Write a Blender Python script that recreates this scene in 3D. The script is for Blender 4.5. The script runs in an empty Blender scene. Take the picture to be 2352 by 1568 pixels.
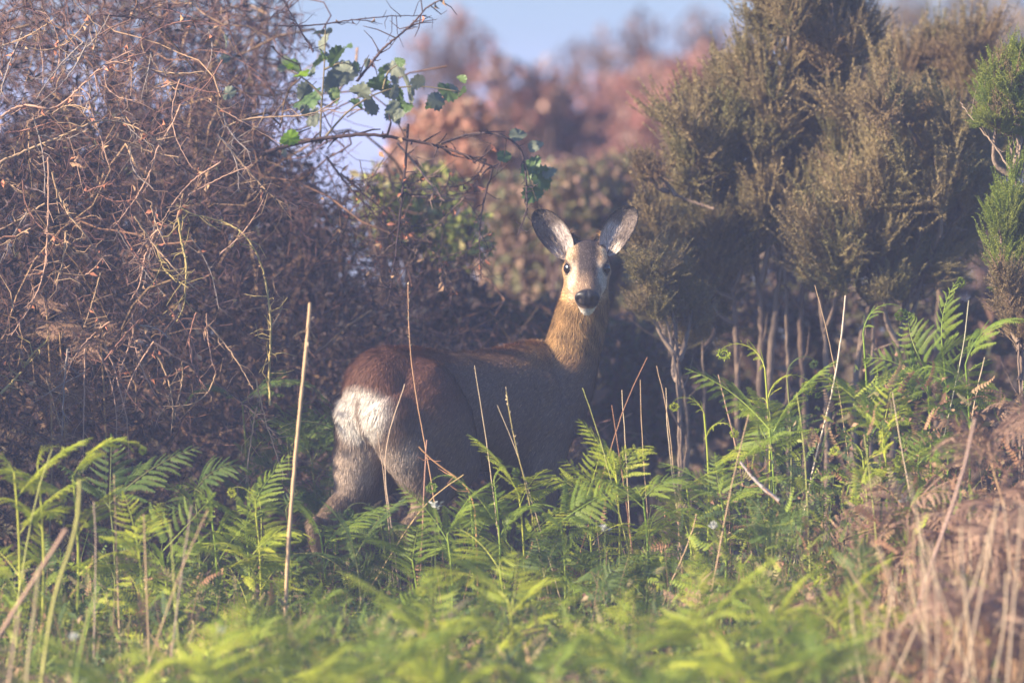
import bpy, math
import numpy as np
from mathutils import Vector, Matrix, Euler

STAGE = 'all'
rng = np.random.default_rng(7)
sc = bpy.context.scene
col = sc.collection

# ------------------------------------------------------------------ camera, sky, sun, exposure
CAM_D, CAM_Z, PPM = 40.0, 1.25, 960.0          # metres to the deer, lens height, photo pixels (2352 wide) per metre there
cam_d = bpy.data.cameras.new('camera'); cam = bpy.data.objects.new('camera', cam_d); col.objects.link(cam)
cam.location = (0, -CAM_D, CAM_Z)
AIM_Z = (1490 - 784) / PPM
cam.rotation_euler = (math.radians(90) - math.atan((CAM_Z - AIM_Z) / CAM_D), 0, 0)
cam_d.sensor_width = 36
cam_d.lens = 36 * CAM_D / (2352 / PPM)
cam_d.clip_end = 20000; cam_d.clip_start = 0.5
cam_d.dof.use_dof = True; cam_d.dof.focus_distance = CAM_D + 0.05; cam_d.dof.aperture_fstop = 3.3
sc.camera = cam

SUN_AZ, SUN_EL = math.radians(68), math.radians(24)    # azimuth measured from the camera side towards the left
to_sun = Vector((-math.sin(SUN_AZ) * math.cos(SUN_EL), -math.cos(SUN_AZ) * math.cos(SUN_EL), math.sin(SUN_EL)))
sd = bpy.data.lights.new('sun', 'SUN'); sun = bpy.data.objects.new('sun', sd); col.objects.link(sun)
sd.energy = 5.0; sd.angle = math.radians(0.6); sd.color = (1.0, 0.83, 0.60)
sun.rotation_euler = to_sun.to_track_quat('Z', 'Y').to_euler()
w = bpy.data.worlds.new('World'); sc.world = w; w.use_nodes = True
nt = w.node_tree; bg = nt.nodes['Background']
sky = nt.nodes.new('ShaderNodeTexSky'); sky.sky_type = 'NISHITA'; sky.sun_disc = False
sky.sun_elevation = SUN_EL; sky.sun_rotation = math.atan2(to_sun.x, to_sun.y)
sky.air_density = 0.7; sky.dust_density = 1.0; sky.ozone_density = 7.0
nt.links.new(sky.outputs[0], bg.inputs[0]); bg.inputs[1].default_value = 0.10
vs = sc.view_settings; vs.view_transform = 'Standard'; vs.look = 'None'; vs.exposure = 1.5; vs.gamma = 1.0
sc.cycles.use_denoising = True
sc.cycles.max_bounces = 8; sc.cycles.diffuse_bounces = 4; sc.cycles.transmission_bounces = 4; sc.cycles.transparent_max_bounces = 8

# ------------------------------------------------------------------ helpers
def P(vx, vy, y=0.0):
    """point at depth y seen at photo position (vx, vy) of the 2352x1568 view"""
    k = (CAM_D + y) / CAM_D
    return np.array([(vx - 1176) / PPM * k, y, CAM_Z + ((1490 - vy) / PPM - CAM_Z) * k])

def sstep(a, b, x):
    t = np.clip((np.asarray(x, float) - a) / (b - a), 0, 1); return t * t * (3 - 2 * t)

def ground(x, y):
    x = np.asarray(x, float); y = np.asarray(y, float)
    z = np.where(y < 0, 0.10 * np.maximum(y, -7), 0.0)
    z = z + 0.35 * sstep(-9, -40, y) * 1.0
    z = z + 0.17 * sstep(0.1, 1.3, x) * sstep(-6, -0.5, y) * (1 - sstep(3, 8, y)) - 0.03 * sstep(-0.2, -1.2, x)
    z = z - 0.035 * np.clip(y - 14, 0, 60)
    z = z + 0.02 * np.sin(3.1 * x + 1.3 * y) + 0.015 * np.sin(5.3 * y - 2.2 * x)
    return z

class Geo:
    def __init__(self): self.v = []; self.q = []; self.t = []; self.c = []; self.n = 0
    def add(self, v, quads=None, tris=None, c=(1, 1, 1)):
        v = np.asarray(v, float).reshape(-1, 3)
        c = np.broadcast_to(np.asarray(c, float), (len(v), 3))
        self.v.append(v); self.c.append(c)
        if quads is not None and len(quads): self.q.append(np.asarray(quads, int).reshape(-1, 4) + self.n)
        if tris is not None and len(tris): self.t.append(np.asarray(tris, int).reshape(-1, 3) + self.n)
        self.n += len(v)
    def mesh(self, name, mat, smooth=False):
        V = np.concatenate(self.v); C = np.concatenate(self.c)
        Q = np.concatenate(self.q) if self.q else np.zeros((0, 4), int)
        T = np.concatenate(self.t) if self.t else np.zeros((0, 3), int)
        me = bpy.data.meshes.new(name)
        me.vertices.add(len(V)); me.vertices.foreach_set('co', V.astype(np.float32).ravel())
        me.loops.add(Q.size + T.size); me.loops.foreach_set('vertex_index', np.concatenate([Q.ravel(), T.ravel()]).astype(np.int32))
        me.polygons.add(len(Q) + len(T))
        st = np.concatenate([np.arange(len(Q)) * 4, len(Q) * 4 + np.arange(len(T)) * 3]).astype(np.int32)
        me.polygons.foreach_set('loop_start', st)
        if smooth: me.polygons.foreach_set('use_smooth', np.ones(len(Q) + len(T), bool))
        a = me.color_attributes.new('col', 'FLOAT_COLOR', 'POINT')
        a.data.foreach_set('color', np.concatenate([C, np.ones((len(C), 1))], 1).astype(np.float32).ravel())
        me.update(calc_edges=True); me.validate()
        if mat: me.materials.append(mat)
        return me
    def obj(self, name, mat, parent=None, smooth=False):
        return link(name, self.mesh(name, mat, smooth), parent)

def link(name, data, parent=None, m=None):
    o = bpy.data.objects.new(name, data); col.objects.link(o)
    if parent: o.parent = parent
    if m is not None: o.matrix_basis = m
    return o
def tag(o, label=None, cat=None, group=None, kind=None):
    if label: o['label'] = label
    if cat: o['category'] = cat
    if group: o['group'] = group
    if kind: o['kind'] = kind
    return o
def norm(a): a = np.asarray(a, float); return a / (np.linalg.norm(a, axis=-1, keepdims=True) + 1e-12)

def tubes(g, paths, rad, k=4, c=(1, 1, 1)):
    """paths (N,S,3), rad (N,S): N tubes of k sides"""
    paths = np.asarray(paths, float); rad = np.asarray(rad, float)
    N, S, _ = paths.shape
    t = norm(np.gradient(paths, axis=1))
    ref = np.where(np.abs(t[:, :1, 2:3]) > 0.9, np.array([1.0, 0.1, 0]), np.array([0.1, 0, 1.0]))
    a = norm(np.cross(t, np.broadcast_to(ref, t.shape))); b = np.cross(t, a)
    th = np.arange(k) / k * 2 * np.pi
    V = paths[:, :, None] + rad[:, :, None, None] * (a[:, :, None] * np.cos(th)[:, None] + b[:, :, None] * np.sin(th)[:, None])
    i = np.arange(N)[:, None, None] * S * k; s = np.arange(S - 1)[None, :, None] * k; j = np.arange(k)[None, None]
    j2 = (j + 1) % k
    Q = np.stack([i + s + j, i + s + j2, i + s + k + j2, i + s + k + j], -1).reshape(-1, 4)
    c = np.asarray(c, float)
    if c.ndim == 2: c = np.repeat(c, S * k, 0)
    g.add(V, quads=Q, c=c)

def smooth_path(pts, n):
    """polyline through pts resampled evenly at n points and rounded off"""
    p = np.asarray(pts, float); d = np.concatenate([[0], np.cumsum(np.linalg.norm(np.diff(p, axis=0), axis=1) + 1e-9)]); u = np.linspace(0, d[-1], n)
    q = np.stack([np.interp(u, d, p[:, k]) for k in range(3)], 1)
    for _ in range(max(1, int((n / max(len(p) - 1, 1)) ** 2 * .22))):
        q[1:-1] = .25 * q[:-2] + .5 * q[1:-1] + .25 * q[2:]
    return q

def blades(g, root, d, bend, L, W, c, seg=3):
    """grass-like tapered ribbons: root (N,3), direction d, bend direction, length, width, colour (N,3)"""
    N = len(root); d = norm(d); side = norm(np.cross(d, norm(bend + 1e-3)))
    V = []
    for s in range(seg):
        t = s / seg; c_ = root + d * (L * t)[:, None] + bend * (L * t * t)[:, None]
        wd = side * (W * (1 - t * 0.75))[:, None] * 0.5
        V += [c_ - wd, c_ + wd]
    V.append(root + d * L[:, None] + bend * L[:, None])
    V = np.stack(V, 1); nv = 2 * seg + 1; o = np.arange(N)[:, None] * nv
    Q = np.concatenate([o + np.array([[2 * s, 2 * s + 1, 2 * s + 3, 2 * s + 2]]) for s in range(seg - 1)])
    T = o + np.array([[2 * seg - 2, 2 * seg - 1, 2 * seg]])
    g.add(V, quads=Q, tris=T, c=np.repeat(c, nv, 0))

def leaves(g, root, d, nrm, L, W, c, fold=0.25):
    """small folded leaves, 4 triangles each"""
    N = len(root); d = norm(d); side = norm(np.cross(d, nrm)); up = np.cross(side, d)
    L = L[:, None]; W = W[:, None]
    V = np.stack([root, root + d * L * .5 + side * W * .5 + up * W * fold, root + d * L * .55, root + d * L * .5 - side * W * .5 + up * W * fold, root + d * L - up * L * .12], 1)
    o = np.arange(N)[:, None] * 5
    T = np.concatenate([o + np.array([[0, 1, 2]]), o + np.array([[0, 2, 3]]), o + np.array([[1, 4, 2]]), o + np.array([[2, 4, 3]])])
    g.add(V, tris=T, c=np.repeat(c, 5, 0))

def rdir(n, zb=0.0):
    v = rng.normal(size=(n, 3)); v[:, 2] += zb; return norm(v)
def mixc(n, *cs, jit=0.25, wts=None):
    cs = np.array(cs, float); i = rng.choice(len(cs), n, p=wts)
    return np.clip(cs[i] * (1 + jit * rng.normal(size=(n, 1))), 0.004, 0.95)

# ------------------------------------------------------------------ materials
def mat_col(name, rough=0.7, trans=0.0, spec=0.25, var=0.0, base=None, base2=None, nscale=30.0, bump=0.0):
    """principled (+ translucent) driven by the 'col' attribute or by two base colours mixed per object and by noise"""
    m = bpy.data.materials.new(name); m.use_nodes = True; t = m.node_tree; N = t.nodes; Lk = t.links
    bs = N['Principled BSDF']; out = N['Material Output']
    bs.inputs['Roughness'].default_value = rough; bs.inputs['Specular IOR Level'].default_value = spec
    if base is None:
        a = N.new('ShaderNodeAttribute'); a.attribute_name = 'col'; c = a.outputs['Color']
    else:
        oi = N.new('ShaderNodeObjectInfo'); nz = N.new('ShaderNodeTexNoise'); nz.inputs['Scale'].default_value = nscale
        tc = N.new('ShaderNodeTexCoord'); Lk.new(tc.outputs['Object'], nz.inputs['Vector'])
        ad = N.new('ShaderNodeMath'); ad.operation = 'ADD'; Lk.new(oi.outputs['Random'], ad.inputs[0]); Lk.new(nz.outputs['Fac'], ad.inputs[1])
        ml = N.new('ShaderNodeMath'); ml.operation = 'MULTIPLY_ADD'; Lk.new(ad.outputs[0], ml.inputs[0]); ml.inputs[1].default_value = 0.9; ml.inputs[2].default_value = -0.4; ml.use_clamp = True
        mx = N.new('ShaderNodeMix'); mx.data_type = 'RGBA'; Lk.new(ml.outputs[0], mx.inputs[0])
        mx.inputs[6].default_value = (*base, 1); mx.inputs[7].default_value = (*(base2 or base), 1); c = mx.outputs[2]
    if var:
        nz2 = N.new('ShaderNodeTexNoise'); nz2.inputs['Scale'].default_value = 4.0; nz2.inputs['Detail'].default_value = 6
        g_ = N.new('ShaderNodeNewGeometry'); Lk.new(g_.outputs['Position'], nz2.inputs['Vector'])
        mr = N.new('ShaderNodeMapRange'); Lk.new(nz2.outputs['Fac'], mr.inputs[0]); mr.inputs[1].default_value = .3; mr.inputs[2].default_value = .7
        mr.inputs[3].default_value = 1 - var; mr.inputs[4].default_value = 1 + var
        vm = N.new('ShaderNodeVectorMath'); vm.operation = 'SCALE'; Lk.new(c, vm.inputs[0]); Lk.new(mr.outputs[0], vm.inputs['Scale']); c = vm.outputs[0]
    Lk.new(c, bs.inputs['Base Color'])
    if bump:
        nb = N.new('ShaderNodeTexNoise'); nb.inputs['Scale'].default_value = 90; nb.inputs['Detail'].default_value = 8
        tb = N.new('ShaderNodeTexCoord'); Lk.new(tb.outputs['Object'], nb.inputs['Vector'])
        b_ = N.new('ShaderNodeBump'); b_.inputs['Strength'].default_value = bump; b_.inputs['Distance'].default_value = .004
        Lk.new(nb.outputs['Fac'], b_.inputs['Height']); Lk.new(b_.outputs[0], bs.inputs['Normal'])
    if trans:
        tr = N.new('ShaderNodeBsdfTranslucent'); Lk.new(c, tr.inputs[0]); ms = N.new('ShaderNodeMixShader'); ms.inputs[0].default_value = trans
        Lk.new(bs.outputs[0], ms.inputs[1]); Lk.new(tr.outputs[0], ms.inputs[2]); Lk.new(ms.outputs[0], out.inputs['Surface'])
    return m

M_twig = mat_col('twig_bark', 0.75, spec=0.2)
M_leafc = mat_col('mixed_leaf', 0.6, trans=0.35)
M_grass = mat_col('grass_blade', 0.6, trans=0.3)
M_stalk = mat_col('dry_stalk', 0.7, bump=0.3)
M_bark = mat_col('heath_bark', 0.85, base=(.16, .11, .085), base2=(.27, .20, .15), nscale=25, bump=0.8)
M_needle = mat_col('heath_needle', 0.6, trans=0.25, base=(.19, .175, .072), base2=(.36, .26, .135), nscale=6)
M_needle_b = mat_col('heath_needle_bright', 0.6, trans=0.3, base=(.19, .25, .035), base2=(.28, .30, .06), nscale=6)
M_needle_d = mat_col('heath_needle_brown', 0.7, trans=0.2, base=(.27, .18, .10), base2=(.22, .17, .085), nscale=6)
TONES = {
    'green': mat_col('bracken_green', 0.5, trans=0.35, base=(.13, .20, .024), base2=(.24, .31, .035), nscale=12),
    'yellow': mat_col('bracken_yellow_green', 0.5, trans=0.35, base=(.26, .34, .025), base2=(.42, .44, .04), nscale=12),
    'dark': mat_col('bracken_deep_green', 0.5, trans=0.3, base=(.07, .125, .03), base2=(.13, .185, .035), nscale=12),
    'brown': mat_col('bracken_dead', 0.8, trans=0.2, base=(.24, .14, .10), base2=(.38, .25, .17), nscale=12),
}
M_stem = {
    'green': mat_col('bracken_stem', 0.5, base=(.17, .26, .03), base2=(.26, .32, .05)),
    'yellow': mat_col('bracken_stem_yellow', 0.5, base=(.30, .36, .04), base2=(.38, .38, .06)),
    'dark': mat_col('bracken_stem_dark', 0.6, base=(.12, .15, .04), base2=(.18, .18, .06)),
    'brown': mat_col('bracken_stem_dead', 0.8, base=(.30, .18, .09), base2=(.42, .28, .15)),
}
def mat_ground():
    m = bpy.data.materials.new('soil_and_litter'); m.use_nodes = True; t = m.node_tree; N = t.nodes; Lk = t.links; bs = N['Principled BSDF']
    nz = N.new('ShaderNodeTexNoise'); nz.inputs['Scale'].default_value = 6; nz.inputs['Detail'].default_value = 10; tc = N.new('ShaderNodeTexCoord')
    Lk.new(tc.outputs['Object'], nz.inputs['Vector']); cr = N.new('ShaderNodeValToRGB'); Lk.new(nz.outputs['Fac'], cr.inputs[0])
    e = cr.color_ramp.elements; e[0].position = .35; e[0].color = (.035, .028, .018, 1); e[1].position = .65; e[1].color = (.10, .085, .035, 1)
    x = e.new(.5); x.color = (.05, .06, .02, 1); Lk.new(cr.outputs[0], bs.inputs['Base Color']); bs.inputs['Roughness'].default_value = .95
    b_ = N.new('ShaderNodeBump'); b_.inputs['Strength'].default_value = .8; b_.inputs['Distance'].default_value = .05; Lk.new(nz.outputs['Fac'], b_.inputs['Height']); Lk.new(b_.outputs[0], bs.inputs['Normal'])
    return m

# ------------------------------------------------------------------ ground
def build_ground():
    def axis(lo, hi):
        a = np.concatenate([-np.geomspace(abs(lo), 3, 24), np.linspace(-2.9, 2.9, 59), np.geomspace(3, hi, 24)]); return a
    X = axis(-6000, 6000); Y = np.concatenate([[-6000, -600, -300, -150, -80, -60, -50], np.linspace(-42, -6.5, 40), np.linspace(-6, 4, 90), np.linspace(4.5, 20, 32), np.geomspace(21, 9000, 32)])
    xx, yy = np.meshgrid(X, Y, indexing='ij'); V = np.stack([xx, yy, ground(xx, yy)], -1)
    nx, ny = len(X), len(Y); i = np.arange(nx - 1)[:, None] * ny + np.arange(ny - 1)[None]
    Q = np.stack([i, i + ny, i + ny + 1, i + 1], -1)
    g = Geo(); g.add(V, quads=Q); o = g.obj('ground', mat_ground(), smooth=True); tag(o, 'rough heathland soil under the undergrowth', None, kind='structure')

# ------------------------------------------------------------------ roe deer
A = math.radians(45)
F = np.array([math.cos(A), math.sin(A), 0]); R = np.array([math.sin(A), -math.cos(A), 0]); UP = np.array([0, 0, 1.0])
BC = np.array([-0.115, 0.10, 0])
def bp(u, lat, z): return BC + F * u + R * lat + UP * z      # lat > 0: the deer's right, towards the camera
HE = np.array([.180, .205, .902])                            # midpoint between the eyes
HD = norm(np.array([.005, -.85, -.47])); HS = norm(np.cross(HD, UP)); HS = HS if HS[0] > 0 else -HS
HU = norm(np.cross(HS, HD)); HU = HU if HU[2] > 0 else -HU
NECK = np.array([bp(.26, 0, .56), bp(.30, .02, .66) + np.array([.02, 0, 0]), (.158, .285, .755), (.177, .265, .84), (.181, .245, .905)])
def hp(s, side, up): return HE + HD * s + HS * side + HU * up

def loft(g, rings, n=28):
    """rings: (centre, vector a, vector b); closed with fans"""
    th = np.arange(n) / n * 2 * np.pi; V = []
    for c, a, b in rings: V.append(np.asarray(c) + np.cos(th)[:, None] * a + np.sin(th)[:, None] * b)
    S = len(rings); V = np.concatenate(V + [[rings[0][0]], [rings[-1][0]]])
    i = np.arange(S - 1)[:, None] * n + np.arange(n)[None]; i2 = np.arange(S - 1)[:, None] * n + (np.arange(n)[None] + 1) % n
    Q = np.stack([i, i2, i2 + n, i + n], -1).reshape(-1, 4); j = np.arange(n); j2 = (j + 1) % n
    T = np.concatenate([np.stack([j2, j, np.full(n, S * n)], -1), np.stack([(S - 1) * n + j, (S - 1) * n + j2, np.full(n, S * n + 1)], -1)])
    # consistent outward orientation is given by the ring order; flip when the first axis says otherwise
    ax = np.asarray(rings[-1][0]) - np.asarray(rings[0][0])
    if np.dot(np.cross(rings[S // 2][1], rings[S // 2][2]), ax) < 0: Q = Q[:, ::-1]; T = T[:, ::-1]
    g.add(V, quads=Q, tris=T)
def limb(g, pts, rad, asp=1.0, n=20, sub=5):
    p = smooth_path(pts, (len(pts) - 1) * sub + 1); r = np.interp(np.linspace(0, len(pts) - 1, len(p)), np.arange(len(pts)), rad)
    t = norm(np.gradient(p, axis=0)); rings = []
    r0 = r.copy()
    for i in range(len(p)):
        a = norm(np.cross(t[i], R)); b = norm(np.cross(t[i], a)); rings.append((p[i], a * r0[i] * asp, b * r0[i]))
    # rounded ends
    e0 = [(p[0] - t[0] * r[0] * k, rings[0][1] * q, rings[0][2] * q) for k, q in ((.95, .25), (.8, .6), (.45, .88))]
    e1 = [(p[-1] + t[-1] * r[-1] * k, rings[-1][1] * q, rings[-1][2] * q) for k, q in ((.45, .88), (.8, .6), (.95, .25))]
    loft(g, e0 + rings + e1, n)

EARS = []   # base, tip axis, across, facing, length
def ear_frames():
    for sgn, tip, base in ((-1, (.056, .215, 1.046), (.136, .232, .936)), (1, (.292, .225, 1.056), (.226, .236, .942))):
        b = np.array(base); ax = np.array(tip) - b; L = np.linalg.norm(ax); ax /= L
        fc = norm(np.array([.05 if sgn < 0 else -.35, -1, -.05])); fc = norm(fc - ax * np.dot(fc, ax)); ac = np.cross(ax, fc) * 1.0
        if ac[0] * -sgn < 0: ac = -ac        # 'across' points to the middle of the head
        EARS.append((b, ax, ac, fc, L))
ear_frames()
EW_T = [0, .08, .2, .35, .5, .65, .8, .9, .97, 1.0]; EW = [.012, .022, .030, .0345, .0365, .0355, .030, .0225, .0125, .003]

def deer_color(p):
    """coat colour by place on the body"""
    n = len(p); q = p - BC; u = q @ F; lat = q @ R; z = p[:, 2]
    c = np.tile(np.array([.165, .110, .080]), (n, 1))
    def mix(c, k, w): w = np.clip(w, 0, 1)[:, None]; return c * (1 - w) + np.array(k) * w
    nz = .5 + .5 * np.sin(31 * u + 17 * z + 9 * lat) * np.sin(23 * z - 13 * u)
    c = mix(c, (.135, .060, .042), sstep(-.02, -.2, u) * sstep(.5, .62, z) * .95)          # fox-red hind quarters
    c = mix(c, (.24, .115, .055), sstep(.66, .715, z) * sstep(-.06, .12, u) * .8)         # redder back line
    c = mix(c, (.19, .135, .095), sstep(.44, .36, z) * .9)                                # lower legs
    c = mix(c, (.20, .15, .115), sstep(.53, .44, z) * sstep(-.12, .1, u) * .5)
    # white rump patch
    dr = np.sqrt(((z - .575) / .075) ** 2 + (lat / .098) ** 2 + ((u + .36) / .15) ** 2)
    c = mix(c, (.64, .585, .54), sstep(1.10, .70, dr + .10 * (nz - .5)))
    c = mix(c, (.42, .33, .27), sstep(-.25, -.30, u) * sstep(.53, .47, z) * sstep(.36, .42, z))
    cleft = np.exp(-(lat / .007) ** 2) * sstep(-.30, -.33, u) * sstep(.46, .50, z) * sstep(.645, .60, z)
    c = mix(c, (.20, .12, .08), cleft * .8)
    # neck
    t_n = np.clip((z - .64) / .2, 0, 1); wn = sstep(.64, .74, z) * sstep(.03, .09, p[:, 0] - .45 * (z - .74) + .02)
    c = mix(c, (.36, .215, .095), wn)
    # head
    s = (p - HE) @ HD; sd_ = (p - HE) @ HS; up = (p - HE) @ HU
    wh = sstep(.125, .10, np.sqrt(sd_ ** 2 + (up) ** 2 + (s - .02) ** 2)) * sstep(-.075, -.055, up + .0 * s)
    hc = np.tile(np.array([.30, .185, .10]), (n, 1))
    hc = mix(hc, (.065, .050, .048), sstep(.036, .018, np.abs(sd_) + .004 * nz) * sstep(.0, .014, up + .25 * np.clip(s, 0, 1)) * sstep(.10, .04, s))   # dark forehead and bridge
    hc = mix(hc, (.24, .17, .125), sstep(.04, .08, s) * .6)
    hc = mix(hc, (.52, .40, .27), np.exp(-((np.abs(sd_) - .042) / .012) ** 2) * sstep(.05, .0, np.abs(s + .02)) * sstep(.016, .03, up))   # pale brow
    hc = mix(hc, (.62, .52, .42), sstep(.018, .03, np.abs(sd_)) * sstep(.005, .03, s) * sstep(.075, .05, s) * .6)
    hc = mix(hc, (.045, .035, .032), sstep(.096, .104, s) * sstep(-.038, -.03, up))          # dark band round the nose
    hc = mix(hc, (.85, .80, .74), sstep(.07, .09, s) * sstep(-.034, -.042, up))              # white chin
    for sg in (-1, 1):
        de = np.linalg.norm(p - hp(.010, sg * .0415, .0130), axis=1); hc = mix(hc, (.06, .045, .04), sstep(.0215, .0175, de))
    hc = mix(hc, (.14, .105, .09), sstep(.020, .028, np.abs(sd_)) * sstep(-.050, -.062, s))
    wh_ = np.clip(wh, 0, 1)[:, None]; c = c * (1 - wh_) + hc * wh_
    return c

def ear_surface(e, t, s):
    """t along (0..1), s across (-1..1) -> point, arrays"""
    b, ax, ac, fc, L = e; wd = np.interp(t, EW_T, EW)
    cup = .030 * np.sin(np.pi * np.clip(t * .8 + .15, 0, 1))
    th = s * 1.15
    x = wd * np.sin(th) / math.sin(1.15); d = cup * (1 - np.cos(th)) * 1.35
    return b + ax * (t * L)[:, None] + ac * (x + .004 * np.sin(np.pi * t))[:, None] + fc * (d - cup * .45 - .008 * t)[:, None]
def ear_color(t, s, inner):
    """s: +1 towards the head's middle"""
    n = len(t); c = np.tile(np.array([.16, .12, .10]), (n, 1))
    if inner:
        c[:] = (.155, .120, .105)
        w_ = (sstep(-.25, .2, s) * sstep(.66, .45, t)) ; c = c * (1 - w_)[:, None] + np.array([.52, .44, .41]) * w_[:, None]
        rib = np.exp(-((s - .02 + .2 * t) / .07) ** 2) * sstep(.62, .5, t); c = c * (1 - .65 * rib)[:, None] + np.array([.10, .08, .075]) * (.65 * rib)[:, None]
        w2 = sstep(.0, -.3, s) * sstep(.35, .15, t); c = c * (1 - w2)[:, None] + np.array([.50, .42, .36]) * w2[:, None]
    rim = np.maximum(sstep(.78, .93, np.abs(s)) * (.35 + .65 * sstep(.15, .5, t)), sstep(.84, .96, t)); c = c * (1 - rim)[:, None] + np.array([.03, .026, .025]) * rim[:, None]
    return c

def build_deer():
    root = bpy.data.objects.new('roe_deer', None); col.objects.link(root)
    tag(root, 'brown roe deer with white rump patch standing in the ferns, head turned back', 'deer')
    g = Geo()
    # trunk
    st = [(-.352, .612, .030, .040), (-.342, .610, .058, .075), (-.318, .606, .082, .100), (-.27, .600, .100, .122), (-.19, .592, .106, .130), (-.08, .578, .102, .132), (.03, .568, .106, .140),
          (.12, .566, .108, .150), (.20, .574, .102, .156), (.27, .584, .092, .146), (.32, .588, .074, .120), (.35, .585, .045, .080), (.362, .582, .02, .035)]
    us = np.linspace(0, len(st) - 1, 60); S_ = np.array(st); S_ = np.stack([np.interp(us, np.arange(len(st)), S_[:, k]) for k in range(4)], 1)
    loft(g, [(bp(u, 0, z), R * w_, UP * h) for u, z, w_, h in S_], 36)
    # neck
    pn = smooth_path(NECK, 25); rn = np.interp(np.linspace(0, 4, 25), range(5), [.108, .085, .061, .055, .052]); tn = norm(np.gradient(pn, axis=0))
    loft(g, [(pn[i], norm(np.cross(tn[i], [0, 1, 0])) * rn[i], norm(np.cross(tn[i], np.cross(tn[i], [0, 1, 0]))) * rn[i] * 1.08) for i in range(25)], 28)
    limb(g, [bp(.30, 0, .50), bp(.335, 0, .60), bp(.335, .02, .69)], [.05, .055, .05])
    # head
    hs = [(-.098, -.004, .020, .020), (-.088, -.002, .036, .036), (-.062, 0, .048, .051), (-.03, .0, .0535, .056), (-.005, -.003, .0525, .055), (.02, -.009, .046, .049), (.045, -.014, .038, .041), (.07, -.018, .0325, .035), (.09, -.020, .030, .032), (.106, -.021, .028, .0295), (.117, -.022, .022, .023), (.122, -.022, .010, .010)]
    us = np.linspace(0, len(hs) - 1, 40); H_ = np.array(hs); H_ = np.stack([np.interp(us, np.arange(len(hs)), H_[:, k]) for k in range(4)], 1)
    loft(g, [(hp(s, 0, o), HS * w_, HU * h) for s, o, w_, h in H_], 28)
    for sg in (-1, 1):
        limb(g, [hp(-.03, sg * .030, .030), hp(.008, sg * .034, .024)], [.019, .015])                      # brow
        limb(g, [hp(-.05, sg * .030, -.025), hp(.03, sg * .026, -.030)], [.030, .018])                     # cheek
        limb(g, [hp(-.072, sg * .030, .018), hp(-.098, sg * .044, .036)], [.024, .015])                    # ear base
    # chin
    limb(g, [hp(.05, 0, -.042), hp(.102, 0, -.047)], [.020, .0165])
    # hind legs: near (right) one forward, far (left) one stretched back
    for sg, du, dk, dh, df in ((1, 0.0, .04, .10, .10), (-1, 0.0, .0, -.07, -.02)):
        lat = sg * .060
        hip = bp(-.21, sg * .045, .60); knee = bp(-.155 + dk * .8, sg * .085, .445); hock = bp(-.350 + dh, sg * .075, .290); fet = bp(-.335 + df, sg * .070, .075); toe = bp(-.30 + df, sg * .070, .022)
        limb(g, [hip, (hip + knee) / 2 + F * .005, knee], [.098, .094, .066], 1.15)
        limb(g, [bp(-.275, sg * .045, .575), bp(-.262 + dk * .4, sg * .062, .49), knee * .45 + hock * .55 - UP * .004], [.072, .064, .040], 1.15)
        limb(g, [knee, knee * .5 + hock * .5 + UP * .006, hock * .9 + knee * .1], [.056, .038, .0225], 1.2)
        limb(g, [hock + UP * .012 - F * .008, hock - UP * .05, fet + UP * .03, fet, toe], [.0205, .0155, .0130, .0150, .0135], 1.1, n=14)
        limb(g, [toe + UP * .008, toe + F * .018 - UP * .010], [.016, .012], 1.0, n=12)
    # front legs
    for sg, du in ((1, .0), (-1, .035)):
        lat = sg * .062; sh = bp(.225, sg * .055, .56); el = bp(.19 + du * .5, sg * .075, .43); kn = bp(.215 + du, lat, .235); fe = bp(.212 + du, lat, .065); to = bp(.23 + du, lat, .022)
        limb(g, [bp(.20, sg * .06, .62), sh, el], [.05, .066, .045], 1.15)
        limb(g, [el, el * .5 + kn * .5, kn], [.045, .029, .021], 1.15, n=14)
        limb(g, [kn, kn * .5 + fe * .5, fe, to], [.0205, .0145, .0165, .014], 1.0, n=14)
        limb(g, [to + UP * .008, to + F * .018 - UP * .010], [.016, .012], 1.0, n=12)
    me = g.mesh('body_raw', None); tmp = bpy.data.objects.new('tmp', me); col.objects.link(tmp)
    md = tmp.modifiers.new('r', 'REMESH'); md.mode = 'VOXEL'; md.voxel_size = 0.0048
    ms = tmp.modifiers.new('s', 'SMOOTH'); ms.factor = .5; ms.iterations = 12
    dg = bpy.context.evaluated_depsgraph_get(); ev = tmp.evaluated_get(dg); bm_ = bpy.data.meshes.new_from_object(ev)
    bpy.data.objects.remove(tmp); bpy.data.meshes.remove(me)
    nv = len(bm_.vertices); V = np.zeros(nv * 3, np.float32); bm_.vertices.foreach_get('co', V); V = V.reshape(-1, 3).astype(float)
    bm_.calc_loop_triangles(); T = np.zeros(len(bm_.loop_triangles) * 3, np.int32); bm_.loop_triangles.foreach_get('vertices', T); T = T.reshape(-1, 3)
    VN = np.zeros(nv * 3, np.float32); bm_.vertices.foreach_get('normal', VN); VN = VN.reshape(-1, 3).astype(float)
    if np.mean(np.sum((V - V.mean(0)) * VN, 1)) < 0: VN = -VN; T = T[:, ::-1]
    # eye sockets: press the surface in a little round each eye
    eyes = [hp(.010, sg * .0415, .0130) for sg in (-1, 1)]
    for e in eyes:
        d = np.linalg.norm(V - e, axis=1); V -= VN * (.004 * np.exp(-(d / .011) ** 2))[:, None]; V += VN * (.0028 * np.exp(-((d - .017) / .005) ** 2))[:, None]
    g = Geo(); g.add(V, tris=T, c=deer_color(V))
    # ears joined into the same skin
    tt, ss = np.meshgrid(np.linspace(0, 1, 22), np.linspace(-1, 1, 15), indexing='ij'); ti, si = tt.ravel(), ss.ravel()
    i = np.arange(21)[:, None] * 15 + np.arange(14)[None]; EQ = np.stack([i, i + 15, i + 16, i + 1], -1).reshape(-1, 4)
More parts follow.
